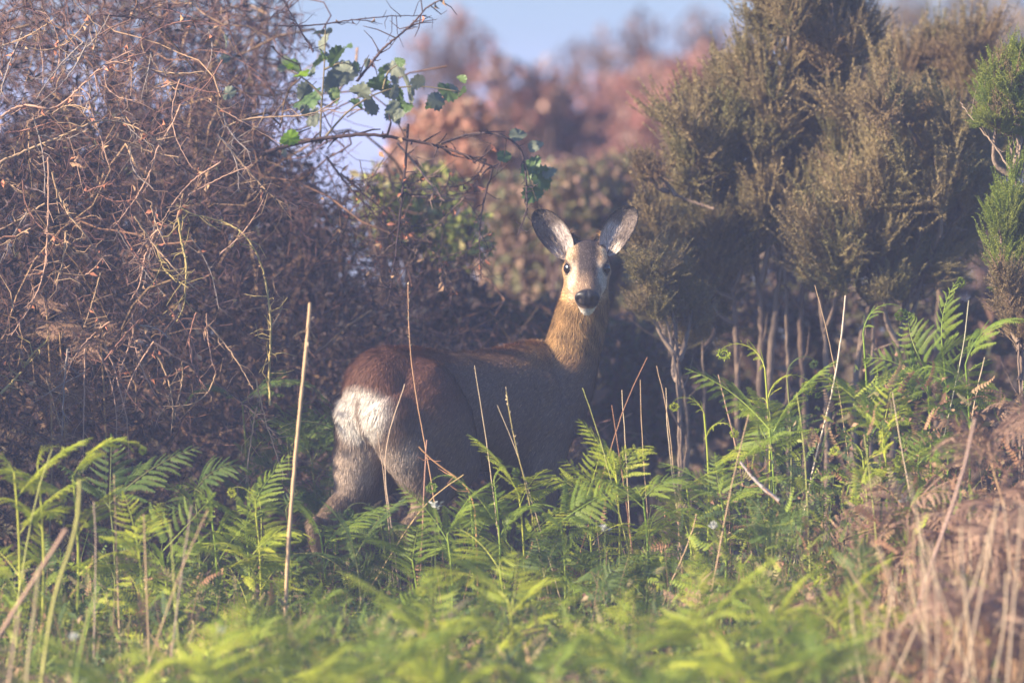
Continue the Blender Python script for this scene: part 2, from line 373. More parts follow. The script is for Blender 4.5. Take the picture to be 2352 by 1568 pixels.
    ear_pts = []
    for e in EARS:
        pin = ear_surface(e, ti, si); th_ = (.0035 * (1 - np.abs(si) ** 4) * np.sqrt(np.clip(1 - ti, 0, 1)) + .0012)
        pout = pin - e[3] * th_[:, None] * 1.6
        fl = np.dot(np.cross(e[1], e[2]), e[3]) > 0
        g.add(pin, quads=EQ if fl else EQ[:, ::-1], c=ear_color(ti, si, True)); g.add(pout, quads=EQ[:, ::-1] if fl else EQ, c=ear_color(ti, si, False))
    M_body = mat_col('deer_coat', .8, spec=.12)
    body = g.obj('body', M_body, root, smooth=True)
    # fur
    p0, p1, p2 = V[T[:, 0]], V[T[:, 1]], V[T[:, 2]]; ar = np.linalg.norm(np.cross(p1 - p0, p2 - p0), axis=1)
    cen = (p0 + p1 + p2) / 3; wt = ar * (1 + 2.2 * sstep(.70, .78, cen[:, 2]) + 1.2 * sstep(-.25, -.3, (cen - BC) @ F))
    N = 190000; k = rng.choice(len(T), N, p=wt / wt.sum()); a_, b_ = rng.random(N), rng.random(N); fl = a_ + b_ > 1; a_[fl] = 1 - a_[fl]; b_[fl] = 1 - b_[fl]
    p = p0[k] + (p1[k] - p0[k]) * a_[:, None] + (p2[k] - p0[k]) * b_[:, None]
    n = norm(VN[T[k, 0]] * (1 - a_ - b_)[:, None] + VN[T[k, 1]] * a_[:, None] + VN[T[k, 2]] * b_[:, None])
    keep = np.ones(N, bool)
    for e in eyes: keep &= np.linalg.norm(p - e, axis=1) > .0158
    s = (p - HE) @ HD; sd_ = (p - HE) @ HS; up = (p - HE) @ HU
    keep &= ~((s > .100) & (np.abs(sd_) < .05) & (up > -.038) & (up < .04) & (s < .14))
    p, n = p[keep], n[keep]; N = len(p); s, sd_, up = s[keep], sd_[keep], up[keep]
    q = p - BC; u = q @ F; lat = q @ R; z = p[:, 2]
    wh = sstep(.14, .105, np.sqrt(sd_ ** 2 + up ** 2 + (s - .02) ** 2)) * sstep(-.085, -.06, up)
    wn = sstep(.66, .74, z) * (1 - wh)
    flow = -F * (1 - .55 * sstep(-.22, -.33, u))[:, None] + -UP * (.35 + .9 * sstep(-.2, -.33, u) + .8 * sstep(.55, .42, z) + .3 * np.abs(lat) / .1)[:, None]
    flow = flow * (1 - wn)[:, None] + wn[:, None] * np.array([-.12, -.05, -1.0]) ; flow = flow * (1 - wh)[:, None] + wh[:, None] * (-HD + .35 * HU * np.sign(up)[:, None])
    flow += .22 * rng.normal(size=(N, 3))
    clump = np.sin(90 * p[:, 0] + 40 * z) * np.sin(75 * z + 60 * p[:, 1]); flow += R * (.25 * clump * wn)[:, None] + np.cross(n, flow) * (.12 * clump)[:, None]
    flow = norm(flow - n * np.sum(flow * n, 1)[:, None])
    rump = sstep(-.28, -.33, u) * sstep(.40, .46, z) * (1 - wn)
    L = (.012 + .006 * rng.random(N)) * (1 + .7 * wn + .9 * rump) * (1 - .55 * wh); lift = .16 + .16 * wn + .22 * rump + .12 * rng.random(N)
    d = norm(flow + n * lift[:, None]); wd = norm(np.cross(d, n)) * ((.00085 + .0005 * rng.random(N)) * (1 - .25 * wh) * (1 + .2 * rump))[:, None]
    c = deer_color(p); sp = rng.random(N)
    v = np.exp(.26 * rng.normal(size=N)); v = np.where((sp < .16) & (wh > .5), v * 2.1, v); v = np.where((sp > .84) & (wn > .5), v * .40, v); v = np.where((sp < .10) & (wn > .5), v * 1.5, v)
    cl = 1 + .42 * clump * (wn + .3 * wh); c = np.clip(c * (v * cl)[:, None], .01, .92)
    Vf = np.stack([p - wd - n * .0008, p + wd - n * .0008, p + d * L[:, None]], 1)
    Nn = np.repeat(norm(n + .35 * d * 0 + .18 * rng.normal(size=(N, 3))), 3, 0)
    cf = np.repeat(c, 3, 0)
    # ear hair
    E_V, E_N, E_C = [], [], []
    for e in EARS:
        m = 4200; t = rng.random(m) ** .8 * .97; s_ = rng.uniform(-.97, .97, m); inn = rng.random(m) < .6
        pt = ear_surface(e, t, s_); p2_ = ear_surface(e, np.minimum(t + .02, 1.0), s_); dd = norm(p2_ - pt)
        nn = np.where(inn[:, None], e[3], -e[3]); pt = pt - np.where(inn, 0, .0045)[:, None] * e[3]
        dd = norm(dd + e[2] * (.35 * (s_ > 0) * rng.random(m))[:, None] + .2 * rng.normal(size=(m, 3)) + nn * .18)
        ll = (.005 + .005 * rng.random(m)) * np.where(inn & (t < .5) & (np.abs(s_) < .7), 1.7, .7); ww = norm(np.cross(dd, nn)) * .0007
        cc = np.where(inn[:, None], ear_color(t, s_, True), ear_color(t, s_, False)) * np.exp(.4 * rng.normal(size=m))[:, None]
        E_V.append(np.stack([pt - ww, pt + ww, pt + dd * ll[:, None]], 1)); E_N.append(np.repeat(norm(nn + .3 * rng.normal(size=(m, 3))), 3, 0)); E_C.append(np.repeat(np.clip(cc, .01, .9), 3, 0))
    Vf = np.concatenate([Vf] + E_V); Nn = np.concatenate([Nn] + E_N); cf = np.concatenate([cf] + E_C)
    gf = Geo(); gf.add(Vf, tris=np.arange(len(Vf) * 3).reshape(-1, 3), c=cf)
    fm = gf.mesh('fur', mat_col('deer_fur', .65, trans=.12, spec=.2), smooth=True)
    fm.normals_split_custom_set_from_vertices(Nn.astype(np.float32))
    fur = link('fur', fm, root); fur['kind'] = 'stuff'
    # eyes
    M_eye = mat_col('deer_eye', .06, spec=.6, base=(.012, .010, .012))
    th, ph = np.meshgrid(np.linspace(0, np.pi, 25), np.arange(40) / 40 * 2 * np.pi, indexing='ij')
    sph = np.stack([np.sin(th) * np.cos(ph), np.sin(th) * np.sin(ph), np.cos(th)], -1).reshape(-1, 3)
    i = np.arange(24)[:, None] * 40 + np.arange(40)[None]; i2 = np.arange(24)[:, None] * 40 + (np.arange(40)[None] + 1) % 40; SQ = np.stack([i, i + 40, i2 + 40, i2], -1).reshape(-1, 4)
    for e in eyes:
        ge = Geo(); ge.add(e + sph * .0150, quads=SQ); ge.obj('eye', M_eye, root, smooth=True)
    # nose: broad bean with two nostrils
    gn = Geo(); q_ = sph.copy(); x, yv, zz = q_[:, 0], q_[:, 1], q_[:, 2]
    sc_ = np.stack([x * (.0300 + .003 * zz) , yv * .016, zz * .0225], 1)
    for sg in (-1, 1):
        dn = np.sqrt(((sc_[:, 0] - sg * .019) / .008) ** 2 + ((sc_[:, 2] - .001) / .009) ** 2); sc_[:, 1] += np.where(yv < 0, 1, 0) * .007 * np.exp(-dn ** 2)
    sc_[:, 1] += np.where(yv < 0, 1, 0) * .003 * np.exp(-(sc_[:, 0] / .003) ** 2)
    nc = hp(.109, 0, -.014)
    gn.add(nc + sc_[:, :1] * HS - sc_[:, 1:2] * HD * 1.0 + sc_[:, 2:3] * HU, quads=SQ)
    gn.obj('nose', mat_col('deer_nose', .42, spec=.45, base=(.016, .015, .018), bump=.25), root, smooth=True)
    # mouth line: a thin dark lip under the nose
    gl = Geo(); tubes(gl, [smooth_path([hp(.060, -.026, -.034), hp(.092, -.022, -.037), hp(.112, -.010, -.037), hp(.115, 0, -.0365), hp(.112, .010, -.037), hp(.092, .022, -.037), hp(.060, .026, -.034)], 19)], np.full((1, 19), .0022), 6)
    gl.obj('lip', mat_col('deer_lip', .6, base=(.05, .035, .03)), root, smooth=True)
    return root
# ------------------------------------------------------------------ bracken
def pinna_mesh(name, mat, L=0.16, n=15, seed=0, curl=0.0, W=0.36, nr=12):
    """one side branch of a bracken frond along +X, lying in XY: a rib with paired, folded leaflets"""
    r = np.random.default_rng(seed); g = Geo()
    t = np.linspace(0, 1, 12); droop = -.10 * L * t ** 2 * (1 + r.random())
    ang = curl * np.clip(t - .45, 0, 1) ** 1.5 * 6
    dx = np.cos(ang); dz = np.sin(ang); path = np.stack([np.cumsum(dx) * L / 12, .04 * L * np.sin(3 * t + r.random()), np.cumsum(dz) * L / 12 + droop], 1)
    ri = np.linspace(0, 11, nr).astype(int); tubes(g, [path[ri]], (np.linspace(.0011, .0004, nr))[None], 3, (1, 1, 1))
    tt = np.repeat((np.arange(n) + .6) / (n + .3), 2); sg = np.tile([1.0, -1.0], n)
    pos = np.stack([np.interp(tt, t, path[:, k]) for k in range(3)], 1); tan = norm(np.stack([np.interp(tt, t, np.gradient(path[:, k])) for k in range(3)], 1))
    prof = np.sin(np.pi * np.clip(.20 + .80 * (1 - tt), 0, 1) ** .8 * .62) * (1 - .55 * tt); ln = L * W * prof * (1 + .12 * r.normal(size=2 * n))
    side = norm(np.cross(np.tile([0, 0, 1.0], (2 * n, 1)), tan)) * sg[:, None]; up = np.cross(tan, side) * sg[:, None]
    d = norm(side + tan * .38 + up * (.10 * r.normal(size=(2 * n, 1)) - .10) )
    wd = L / n * .66 * np.ones(2 * n)
    m = 2 * n; a = tan * wd[:, None] * .5
    V = np.stack([pos - a * .9, pos + a * .9, pos + d * ln[:, None] * .55 + a * .85 + up * .002, pos + d * ln[:, None] * .55 - a * .85 + up * .002, pos + d * ln[:, None]  - up * (ln * .22)[:, None]], 1)
    o = np.arange(m)[:, None] * 5
    g.add(V, quads=o + np.array([[0, 1, 2, 3]]), tris=o + np.array([[3, 2, 4]]))
    return g.mesh(name, mat)
PIN = {k: [pinna_mesh('pinna', TONES[k], seed=10 * i + 3, n=19 if i < 3 else 13, curl=[0, .05, -.12, .5][i], W=[.135, .115, .15, .14][i]) for i in range(4)] for k in TONES}
def crosier_mesh(name, mat, seed=0):
    """a rolled-up young tip"""
    r = np.random.default_rng(seed); g = Geo(); th = np.linspace(0, 4.4 * np.pi, 40); rad = np.linspace(.020, .0035, 40)
    p = np.stack([rad * np.sin(th) , .004 * np.sin(th * .5), .02 - rad * np.cos(th)], 1); p -= p[0]
    tubes(g, [p], np.linspace(.0028, .0016, 40)[None], 5)
    k = 110; i = r.integers(0, 30, k); pos = p[i]; out = norm(p[i] - p[-1] + 1e-6) + r.normal(size=(k, 3)) * .5
    leaves(g, pos, norm(out), r.normal(size=(k, 3)), .006 + .007 * r.random(k), .004 + .003 * r.random(k), np.ones((k, 3)))
    return g.mesh(name, mat)
SPRIG = [pinna_mesh('sprig', TONES['green'], seed=70 + i, n=9, curl=[0, .3, -.2][i], W=[.19, .16, .22][i], nr=4) for i in range(3)]
CRO = {k: [crosier_mesh('crosier', TONES[k], i) for i in range(2)] for k in ('green', 'yellow', 'brown', 'dark')}

FROND = {}
FS = .72
def frond_spec(kind):
    """rachis path (along +X, rising in Z) and the pinnae on it; kind: arch, flat, young, droop, tip"""
    r = np.random.default_rng({'arch': 1, 'flat': 2, 'young': 3, 'droop': 4, 'top': 5, 'fan': 6}[kind]); t = np.linspace(0, 1, 16)
    L = {'arch': .30, 'flat': .34, 'young': .24, 'droop': .32, 'top': .30, 'fan': .36}[kind]
    a0, a1 = {'arch': (1.15, -.5), 'flat': (.7, .0), 'young': (1.3, -.9), 'droop': (.8, -1.1), 'top': (1.5, .6), 'fan': (.95, .35)}[kind]
    ang = a0 + (a1 - a0) * t ** 1.4; p = np.stack([np.cumsum(np.cos(ang)), .25 * np.sin(2 * t + kind.__len__()), np.cumsum(np.sin(ang))], 1) * L / 16; p -= p[0]
    rad = np.linspace(.0024, .0007, 16)
    pins = []; n = {'young': 8, 'top': 9, 'fan': 11}.get(kind, 10); s0 = {'young': .45, 'top': .9}.get(kind, 1.0)
    for i in range(n):
        tt = .10 + .88 * (i / n) ** .92
        for sg in (1, -1):
            q = np.array([np.interp(tt, t, p[:, k]) for k in range(3)]); j = min(int(tt * 15), 14); tan = norm(p[j + 1] - p[j]); side = norm(np.cross([0, 0, 1.0], tan)) * sg
            fw = .45 + .55 * tt; x = norm(side + tan * fw + np.array([0, 0, .10 * r.normal() - .05])); up = norm(np.cross(tan, side) * sg + .32 * r.normal(size=3)); up = norm(up - x * (up @ x)); yv = np.cross(up, x)
            sc_ = s0 * (1.02 * (1 - tt) ** .85 + .10) * (1 + .13 * r.normal()); var = int(r.integers(0, 3))
            if kind == 'young' and tt > .35: var = 3; sc_ *= .75
            if kind == 'top' and tt > .6: var = 3
            m = Matrix(((x[0], yv[0], up[0], q[0]), (x[1], yv[1], up[1], q[1]), (x[2], yv[2], up[2], q[2]), (0, 0, 0, 1))) @ Matrix.Diagonal((sc_, sc_ * (1 if sg > 0 else 1), sc_, 1))
            pins.append((var, m))
    tip = None
    if kind in ('young', 'top', 'arch'):
        x = norm(p[-1] - p[-2]); yv = norm(np.cross([0, 0, 1.0], x)); up = np.cross(x, yv); k = {'young': 1.0, 'top': .7, 'arch': .55}[kind]
        m0 = Matrix(((x[0], yv[0], -up[0], p[-1][0]), (x[1], yv[1], -up[1], p[-1][1]), (x[2], yv[2], -up[2], p[-1][2]), (0, 0, 0, 1))) @ Matrix.Diagonal((k, k, k, 1)); tip = m0
    return p, rad, pins, tip
def frond_assets():
    for kind in ('arch', 'flat', 'young', 'droop', 'top', 'fan'):
        p, rad, pins, tip = frond_spec(kind)
        for tone in TONES:
            g = Geo(); tubes(g, [p], rad[None], 5); FROND[kind, tone] = (g.mesh('frond', M_stem[tone], True), pins, tip)
            # the same frond in one mesh, for plants too small or too blurred to show single pinnae
frond_assets()
WHOLE = {}
def whole_frond(kind, tone):
    if (kind, tone) not in WHOLE:
        rac, pins, tip = FROND[kind, tone]; g = Geo()
        def grab(me, m):
            V = np.zeros(len(me.vertices) * 3, np.float32); me.vertices.foreach_get('co', V); V = V.reshape(-1, 3); mm = np.array(m); V = V @ mm[:3, :3].T + mm[:3, 3]
            me.calc_loop_triangles(); T = np.zeros(len(me.loop_triangles) * 3, np.int32); me.loop_triangles.foreach_get('vertices', T); g.add(V, tris=T.reshape(-1, 3))
        grab(rac, Matrix.Identity(4))
        for v, m in pins: grab(PIN[tone][v], m)
        if tip is not None: grab(CRO[tone][0], tip)
        WHOLE[kind, tone] = g.mesh('frond', TONES[tone])
    return WHOLE[kind, tone]
STEM = {}
def stem_mesh(tone):
    if tone not in STEM:
        g = Geo(); z = np.linspace(0, 1, 8); tubes(g, [np.stack([.03 * np.sin(2.5 * z), .02 * np.sin(4 * z), z], 1)], np.linspace(.0034, .0024, 8)[None], 6); STEM[tone] = g.mesh('stalk', M_stem[tone], True)
    return STEM[tone]

def fern(x, y, H, tone, fronds, label, group=None, detail=True, lean=(0, 0), scale=1.0, cat='fern', name='bracken_fern', rz=0.0):
    """fronds: list of (kind, azimuth deg, height fraction, size)"""
    e = bpy.data.objects.new(name, None); col.objects.link(e); e.empty_display_size = .05
    e.location = (x, y, float(ground(x, y)) - .02); e.rotation_euler = (lean[0], lean[1], rz); tag(e, label, cat, group)
    link('stalk', stem_mesh(tone), e, Matrix.Diagonal((scale, scale, H, 1)))
    if H > .2 and len(fronds) > 1: fronds = list(fronds) + [(['flat', 'arch', 'fan'][int(rng.integers(0, 3))], float(rng.uniform(0, 360)), h_, .75) for h_ in (.42, .6, .76)]
    for kind, az, hf, size in fronds:
        z = hf * 1.0; off = Vector((.03 * math.sin(2.5 * z) * scale, .02 * math.sin(4 * z) * scale, H * z))
        m = Matrix.Translation(off) @ Euler((0, 0, math.radians(az))).to_matrix().to_4x4() @ Euler((float(rng.normal() * .35), float(rng.normal() * .2), 0)).to_matrix().to_4x4() @ Matrix.Diagonal((size * scale * FS * float(rng.uniform(.8, 1.2)),) * 3 + (1,))
        if detail:
            rac, pins, tip = FROND[kind, tone]; f = link('frond', rac, e, m)
            for v, pm in pins: link('pinna', PIN[tone][v], f, pm)
            if tip is not None: link('crosier', CRO[tone][int(rng.integers(0, 2))], f, tip)
        else: link('frond', whole_frond(kind, tone), e, m)
    return e
def fern_at(vx, vtop, y, tone, fronds, label, **k):
    """a fern whose top shows at photo position (vx, vtop)"""
    p = P(vx, vtop, y); tall = max(f[2] + .0 for f in fronds); g = float(ground(p[0], y))
    rise = k.pop('rise', .12); return fern(p[0], y, max(.06, p[2] - g - rise), tone, fronds, label, **k)

TERN = lambda r: [('arch', r + 20, .93, .8), ('arch', r + 200, .90, .8), ('top', r + 110, 1, .75)]
FAN = lambda r: [('fan', r + 0, .95, .9), ('fan', r + 170, .92, .85), ('flat', r + 260, .97, .8), ('top', r + 60, 1, .7)]
YOUNG = lambda r: [('young', r + 10, .96, .8), ('young', r + 190, .92, .8), ('top', r + 80, 1, .5)]
DROOP = lambda r: [('droop', r + 0, .98, .9), ('droop', r + 160, .95, .85), ('flat', r + 270, .9, .7)]
SINGLE = lambda r: [('flat', r, 1, 1.0)]
def build_ferns():
    H = [
        (1965, 590, -.25, 'green', [('young', 10, 1, .9), ('arch', 150, .72, .85), ('arch', 330, .72, .9), ('fan', 250, .70, .7)], 'tall bracken fern with upright forked tip in front of the heath trunks', .16),
        (2110, 640, -.30, 'green', [('fan', 20, .98, 1.0), ('top', 60, 1, .9), ('arch', 170, .9, .9), ('flat', 330, .8, .9)], 'broad leafy bracken fern spreading beside the dark heath shrub', .20),
        (2150, 610, -.15, 'green', [('top', 30, 1, .9), ('fan', 10, .95, .8), ('young', 200, .9, .8)], 'bracken fern with a slanting feathery tip before the dark heath', .20),
        (2200, 720, -.40, 'green', [('arch', 15, 1, 1.0), ('arch', 165, .9, .8), ('flat', 280, .85, .7)], 'arching bracken frond tipped over beside the brown dead fern', .10),
        (1740, 735, -.20, 'yellow', [('young', 175, 1, 1.0), ('young', 20, .88, .9)], 'yellow-green young bracken with two curled crosiers, before the heath trunks', .10),
        (1790, 745, -.10, 'dark', [('young', 5, 1, .7), ('arch', 170, .8, .6)], 'small dull bracken crosier behind the yellow-green young bracken', .10),
        (1750, 850, -.45, 'green', [('fan', 185, 1, 1.0), ('fan', 0, .96, 1.0), ('flat', 280, .9, .9), ('arch', 90, .9, .8)], 'wide bright bracken fan below the heath trunks', .12),
        (2010, 800, -.50, 'yellow', [('fan', 160, 1, .9), ('top', 80, 1, .9), ('arch', 10, .85, .9), ('droop', 220, .7, .8)], 'pale sunlit bracken with ribbed fronds beside the white dry stalk', .18),
        (1600, 872, -.30, 'yellow', [('young', 190, 1, .7), ('young', 330, .9, .6)], 'curled young bracken hook leaning over the dark hollow', .06),
        (1965, 960, -.65, 'yellow', [('young', 150, 1, .8), ('young', 20, .95, .8), ('droop', 280, .85, .6)], 'bracken with a thick yellow stalk and drooping curls', .08),
        (2090, 950, -.60, 'green', [('arch', 10, 1, .9), ('droop', 200, .95, .8), ('top', 90, 1, .6)], 'bracken with low spreading fronds below the pale sunlit one', .10),
        (1330, 985, -.40, 'yellow', [('top', 100, 1, .8), ('arch', 170, .93, .7), ('fan', 260, .88, .7), ('young', 20, .9, .7)], 'bright crumpled bracken against the deer\'s chest', .14),
        (1395, 965, -.42, 'yellow', [('young', 340, 1, .7), ('fan', 200, .9, .7), ('arch', 40, .9, .7)], 'bright bracken with a knobbly tip, right by the deer\'s chest fern', .08),
        (1175, 1020, -.42, 'yellow', [('fan', 195, 1, .8), ('flat', 300, .95, .7), ('young', 20, 1, .6)], 'bright ribbed bracken frond before the deer\'s belly', .10),
        (1060, 1030, -.38, 'green', [('young', 180, 1, .8), ('arch', 30, .85, .7), ('droop', 270, .8, .7)], 'curled bracken hook before the deer\'s flank', .08),
        (1120, 1025, -.50, 'green', [('young', 30, 1, .6), ('fan', 160, .8, .8), ('flat', 260, .8, .7)], 'small bracken between the hook and the ribbed frond before the deer', .08),
        (70, 960, -1.30, 'yellow', [('young', 20, 1, .9), ('arch', 170, .9, .9), ('arch', 300, .8, .7)], 'sunlit yellow bracken with ragged curled tips before the bramble thicket', .10),
        (150, 995, -1.25, 'yellow', [('arch', 5, 1, 1.1), ('flat', 185, .9, .9)], 'sunlit bracken frond arching over beside the ragged yellow one', .08),
        (15, 985, -1.35, 'yellow', [('young', 170, 1, .8), ('fan', 20, .9, .9)], 'yellow bracken hook outermost beyond the ragged yellow one', .08),
        (235, 1000, -.55, 'dark', [('fan', 20, 1, .9), ('fan', 160, .97, .9), ('top', 90, 1, .8)], 'deep green bracken fan at the foot of the bramble thicket', .14),
        (430, 1050, -.30, 'dark', [('arch', 10, 1, .9), ('flat', 190, .9, .7)], 'bracken frond reaching sideways over the dark hollow', .06),
        (545, 1050, -.35, 'green', [('fan', 30, 1, .8), ('fan', 165, 1, .8)], 'upright triangular bracken frond beside the thick dry stalk', .14),
        (300, 1100, -1.1, 'yellow', [('fan', 60, 1, .8), ('top', 100, 1, .8), ('arch', 200, .9, .8)], 'glowing yellow-green bracken frond rising from the green fern bank', .14),
        (355, 1090, -.80, 'green', [('top', 80, 1, .9), ('droop', 20, .9, .8), ('arch', 190, .85, .8)], 'feathery green bracken next to the glowing yellow frond', .16),
        (470, 1120, -.55, 'green', [('arch', 165, 1, .9), ('arch', 20, .9, .7)], 'bracken frond bowing over the dark gap in the ferns', .06),
        (570, 1100, -.60, 'yellow', [('young', 170, 1, .7), ('young', 350, .85, .6)], 'yellow crosier with beaded curls near the thick dry stalk', .06),
        (640, 1090, -.50, 'dark', [('young', 60, 1, .6), ('young', 200, .95, .5)], 'bracken with small knobbly curls touching the thick dry stalk', .06),
        (560, 1180, -.70, 'yellow', [('arch', 10, 1, .9), ('droop', 200, .95, .8), ('flat', 280, .9, .8)], 'yellow bracken frond drooping below the beaded crosier', .08),
        (640, 860, .45, 'dark', [('young', 200, 1, .9), ('arch', 20, .9, .9), ('fan', 280, .85, .8)], 'shaded bracken with ragged tip behind the thick dry stalk', .10),
        (790, 850, .25, 'dark', [('arch', 200, .9, 1.0), ('flat', 20, 1, 1.1), ('droop', 300, .85, .9)], 'mossy-looking bracken frond slanting up behind the deer\'s rump', .10),
        (540, 850, .60, 'dark', [('droop', 10, 1, 1.0), ('droop', 170, 1, .9)], 'withered dull bracken hanging in the shade of the brambles', .06),
        (740, 1010, .10, 'dark', [('fan', 20, 1, .7), ('flat', 200, .9, .7)], 'shaded bracken close behind the deer\'s hind leg', .10),
        (700, 950, .35, 'dark', [('arch', 20, 1, 1.0), ('arch', 190, 1, .9), ('flat', 280, .9, .8)], 'wide shaded bracken between thick dry stalk and deer', .10),
        (720, 1120, -.45, 'green', [('arch', 170, 1, .8), ('fan', 20, .95, .8), ('young', 80, 1, .6)], 'green bracken hiding the deer\'s far hind hoof', .10),
        (800, 1160, -.55, 'dark', [('fan', 20, 1, .8), ('fan', 200, .95, .8), ('arch', 90, .9, .7)], 'deep green bracken before the deer\'s hind shank', .10),
        (860, 1110, -.40, 'dark', [('young', 200, 1, .7), ('droop', 20, .95, .7), ('flat', 100, .9, .7)], 'tattered dull bracken between the deer\'s hind legs', .08),
        (930, 1150, -.60, 'green', [('fan', 160, 1, .8), ('arch', 20, .95, .8), ('top', 80, 1, .6)], 'leafy bracken under the deer\'s belly, beside the red-brown stub', .12),
        (1010, 1130, -.65, 'green', [('flat', 10, 1, .9), ('fan', 190, .95, .8)], 'low bracken with level fronds under the deer\'s belly', .08),
        (1270, 1080, -.55, 'green', [('fan', 30, 1, .8), ('arch', 190, .95, .8), ('flat', 280, .9, .7)], 'bracken between the ribbed frond and the crumpled bright one', .10),
        (1460, 1030, -.55, 'green', [('arch', 20, 1, .8), ('fan', 180, .95, .8), ('young', 90, 1, .6)], 'bracken under the thin stalks of the dark hollow', .10),
        (1560, 1000, -.50, 'yellow', [('fan', 10, 1, .7), ('arch', 170, .9, .8)], 'yellow-green bracken beside the brown woody stem', .10),
        (1640, 1010, -.65, 'green', [('fan', 160, 1, .8), ('flat', 20, .95, .8), ('top', 80, 1, .6)], 'bracken at the foot of the wide bright fan', .12),
        (1130, 1190, -.95, 'yellow', [('fan', 130, 1, .7)], 'single pale ribbed frond in the low ferns before the deer', .10),
        (1150, 1280, -1.9, 'yellow', [('arch', 170, 1, 1.1), ('arch', 20, .9, 1.0), ('fan', 90, .9, .9)], 'blurred yellow-green frond bending over the front of the fern bank', .08),
        (440, 1420, -3.6, 'yellow', [('fan', 60, 1, 1.1), ('arch', 190, .9, 1.2), ('fan', 20, .9, 1.1), ('top', 100, 1, .9)], 'blurred bright yellow-green bracken in the front of the bank below the thicket', .12),
        (260, 1500, -3.7, 'yellow', [('fan', 160, 1, 1.2), ('arch', 10, .95, 1.3)], 'blurred bright bracken with low spreading fronds by the leaning brown stems', .08),
        (1430, 1400, -3.5, 'yellow', [('fan', 100, 1, 1.2), ('arch', 10, .9, 1.2), ('fan', 200, .9, 1.1)], 'blurred lime bracken clump in the front of the bank', .12),
    ]
    spots = [(1600, 1330, -2.8, 'yellow', 'under the pale bare broken branch'), (1760, 1310, -2.6, 'yellow', 'before the crumpled dead bracken'), (1480, 1480, -3.8, 'green', 'beside the blurred lime clump'), (1680, 1450, -3.6, 'yellow', 'between the lime clump and the dead stems'), (1850, 1420, -3.5, 'green', 'touching the dead stems'), (960, 1350, -2.8, 'yellow', 'before the deer, in the middle of the bank'), (1010, 1480, -3.8, 'yellow', 'low under the bending-over frond'), (700, 1460, -3.6, 'yellow', 'at the foot of the thick dry stalk'), (1250, 1440, -3.6, 'green', 'next to the blurred lime clump, under the bending frond'), (860, 1420, -3.2, 'green', 'beyond the foot of the thick dry stalk'), (1900, 1300, -2.3, 'yellow', 'reaching into the withered bank')]
    for k, (vx, vt, y, tone, wh_) in enumerate(spots): H.append((vx, vt, y, tone, [('fan', 37 * k, 1, 1.0), ('arch', 37 * k + 130, .95, 1.0), ('flat', 37 * k + 250, .9, 1.0), ('top', 37 * k + 80, 1, .8)], 'blurred soft ' + tone.replace('yellow', 'yellow-green') + ' bracken ' + wh_, .10))
    for vx, vt, y, tone, fr, lab, rise in H: fern_at(vx, vt, y, tone, fr, lab, rise=rise)
    # the rest of the bank: look-alikes told apart only by where they stand
    n = 0; tries = 0
    kinds = [TERN, FAN, YOUNG, DROOP]
    while n < 248 and tries < 6000:
        tries += 1; y = -rng.uniform(.25, 5.2) if n < 215 else -rng.uniform(2.5, 5.5); x = rng.uniform(-1.4, 1.4) * (40 + y) / 40
        if x > .75 + .12 * y + .3 * rng.random() and y < -1.0 and rng.random() < .75: continue
        vx = x * PPM + 1176
        tone = rng.choice(['green', 'yellow', 'dark'], p=[.5, .28, .22]); h = rng.uniform(.12, .34)
        if y > -.5 and 700 < vx < 1600: h *= .85
        ki = int(rng.integers(0, 4)); f = kinds[ki](rng.uniform(0, 360)); sc_ = rng.uniform(.42, .78)
        where = 'in the blurred front of the bank' if y < -2.6 else 'below the bramble thicket' if vx < 700 else 'before the deer' if vx < 1450 else 'below the heath trunks' if vx < 1900 else 'beside the withered brown bank'
        lab = {'green': 'mid green', 'yellow': 'yellow-green', 'dark': 'deep green'}[tone] + ' bracken fern with ' + ['three-parted', 'fan-shaped', 'curled young', 'drooping'][ki] + ' fronds ' + where
        fern(x, y, h, tone, f, lab, group='bracken ' + where, detail=(y > -1.1), lean=(rng.normal() * .12, rng.normal() * .12), scale=sc_, rz=rng.uniform(0, 6)); n += 1
    # dead bracken: a brown bank on the right, a few on the left and between the green ones
    for i in range(66):
        if i < 44: y = -rng.uniform(.7, 3.0); x = rng.uniform(.98, 1.45) - .10 * rng.random(); h = rng.uniform(.16, .44) + .14 * (x > 1.12); lab = ['low', 'tall', 'leaning', 'matted'][i % 4] + ' red-brown dead bracken ' + ('in the blurred front of the withered bank' if y < -2 else 'at the back of the withered bank' if y > -1.3 else 'in the middle of the withered bank'); gp = 'dead bracken of the withered bank'
        elif i < 52: y = -rng.uniform(2.2, 3.4); x = -rng.uniform(1.05, 1.3); h = rng.uniform(.15, .28); lab = 'brown dead bracken under the leaning brown stems'; gp = 'dead bracken under the leaning stems'
        else: y = -rng.uniform(.3, 2.5); x = rng.uniform(.1, 1.0); h = rng.uniform(.08, .2); lab = 'crumpled brown dead bracken between the green ferns'; gp = 'dead bracken among green ferns'
        fern(x, y, h, 'brown', DROOP(rng.uniform(0, 360)) + [('arch', rng.uniform(0, 360), .9, .8)], lab, group=gp, detail=(y > -1.2), lean=(rng.normal() * .2, rng.normal() * .2), rz=rng.uniform(0, 6), name='dead_bracken', cat='dead fern')
    for vx, vy, y in ((90, 650, .30), (120, 700, .34), (215, 720, .4)):
        p = P(vx, vy, y); e = fern(p[0], y, p[2] - .0, 'brown', [('droop', 250, 1, .7), ('flat', 80, .97, .6)], 'withered orange-brown fern frond caught in the brambles', group='withered fronds in the brambles', name='dead_bracken', cat='dead fern')

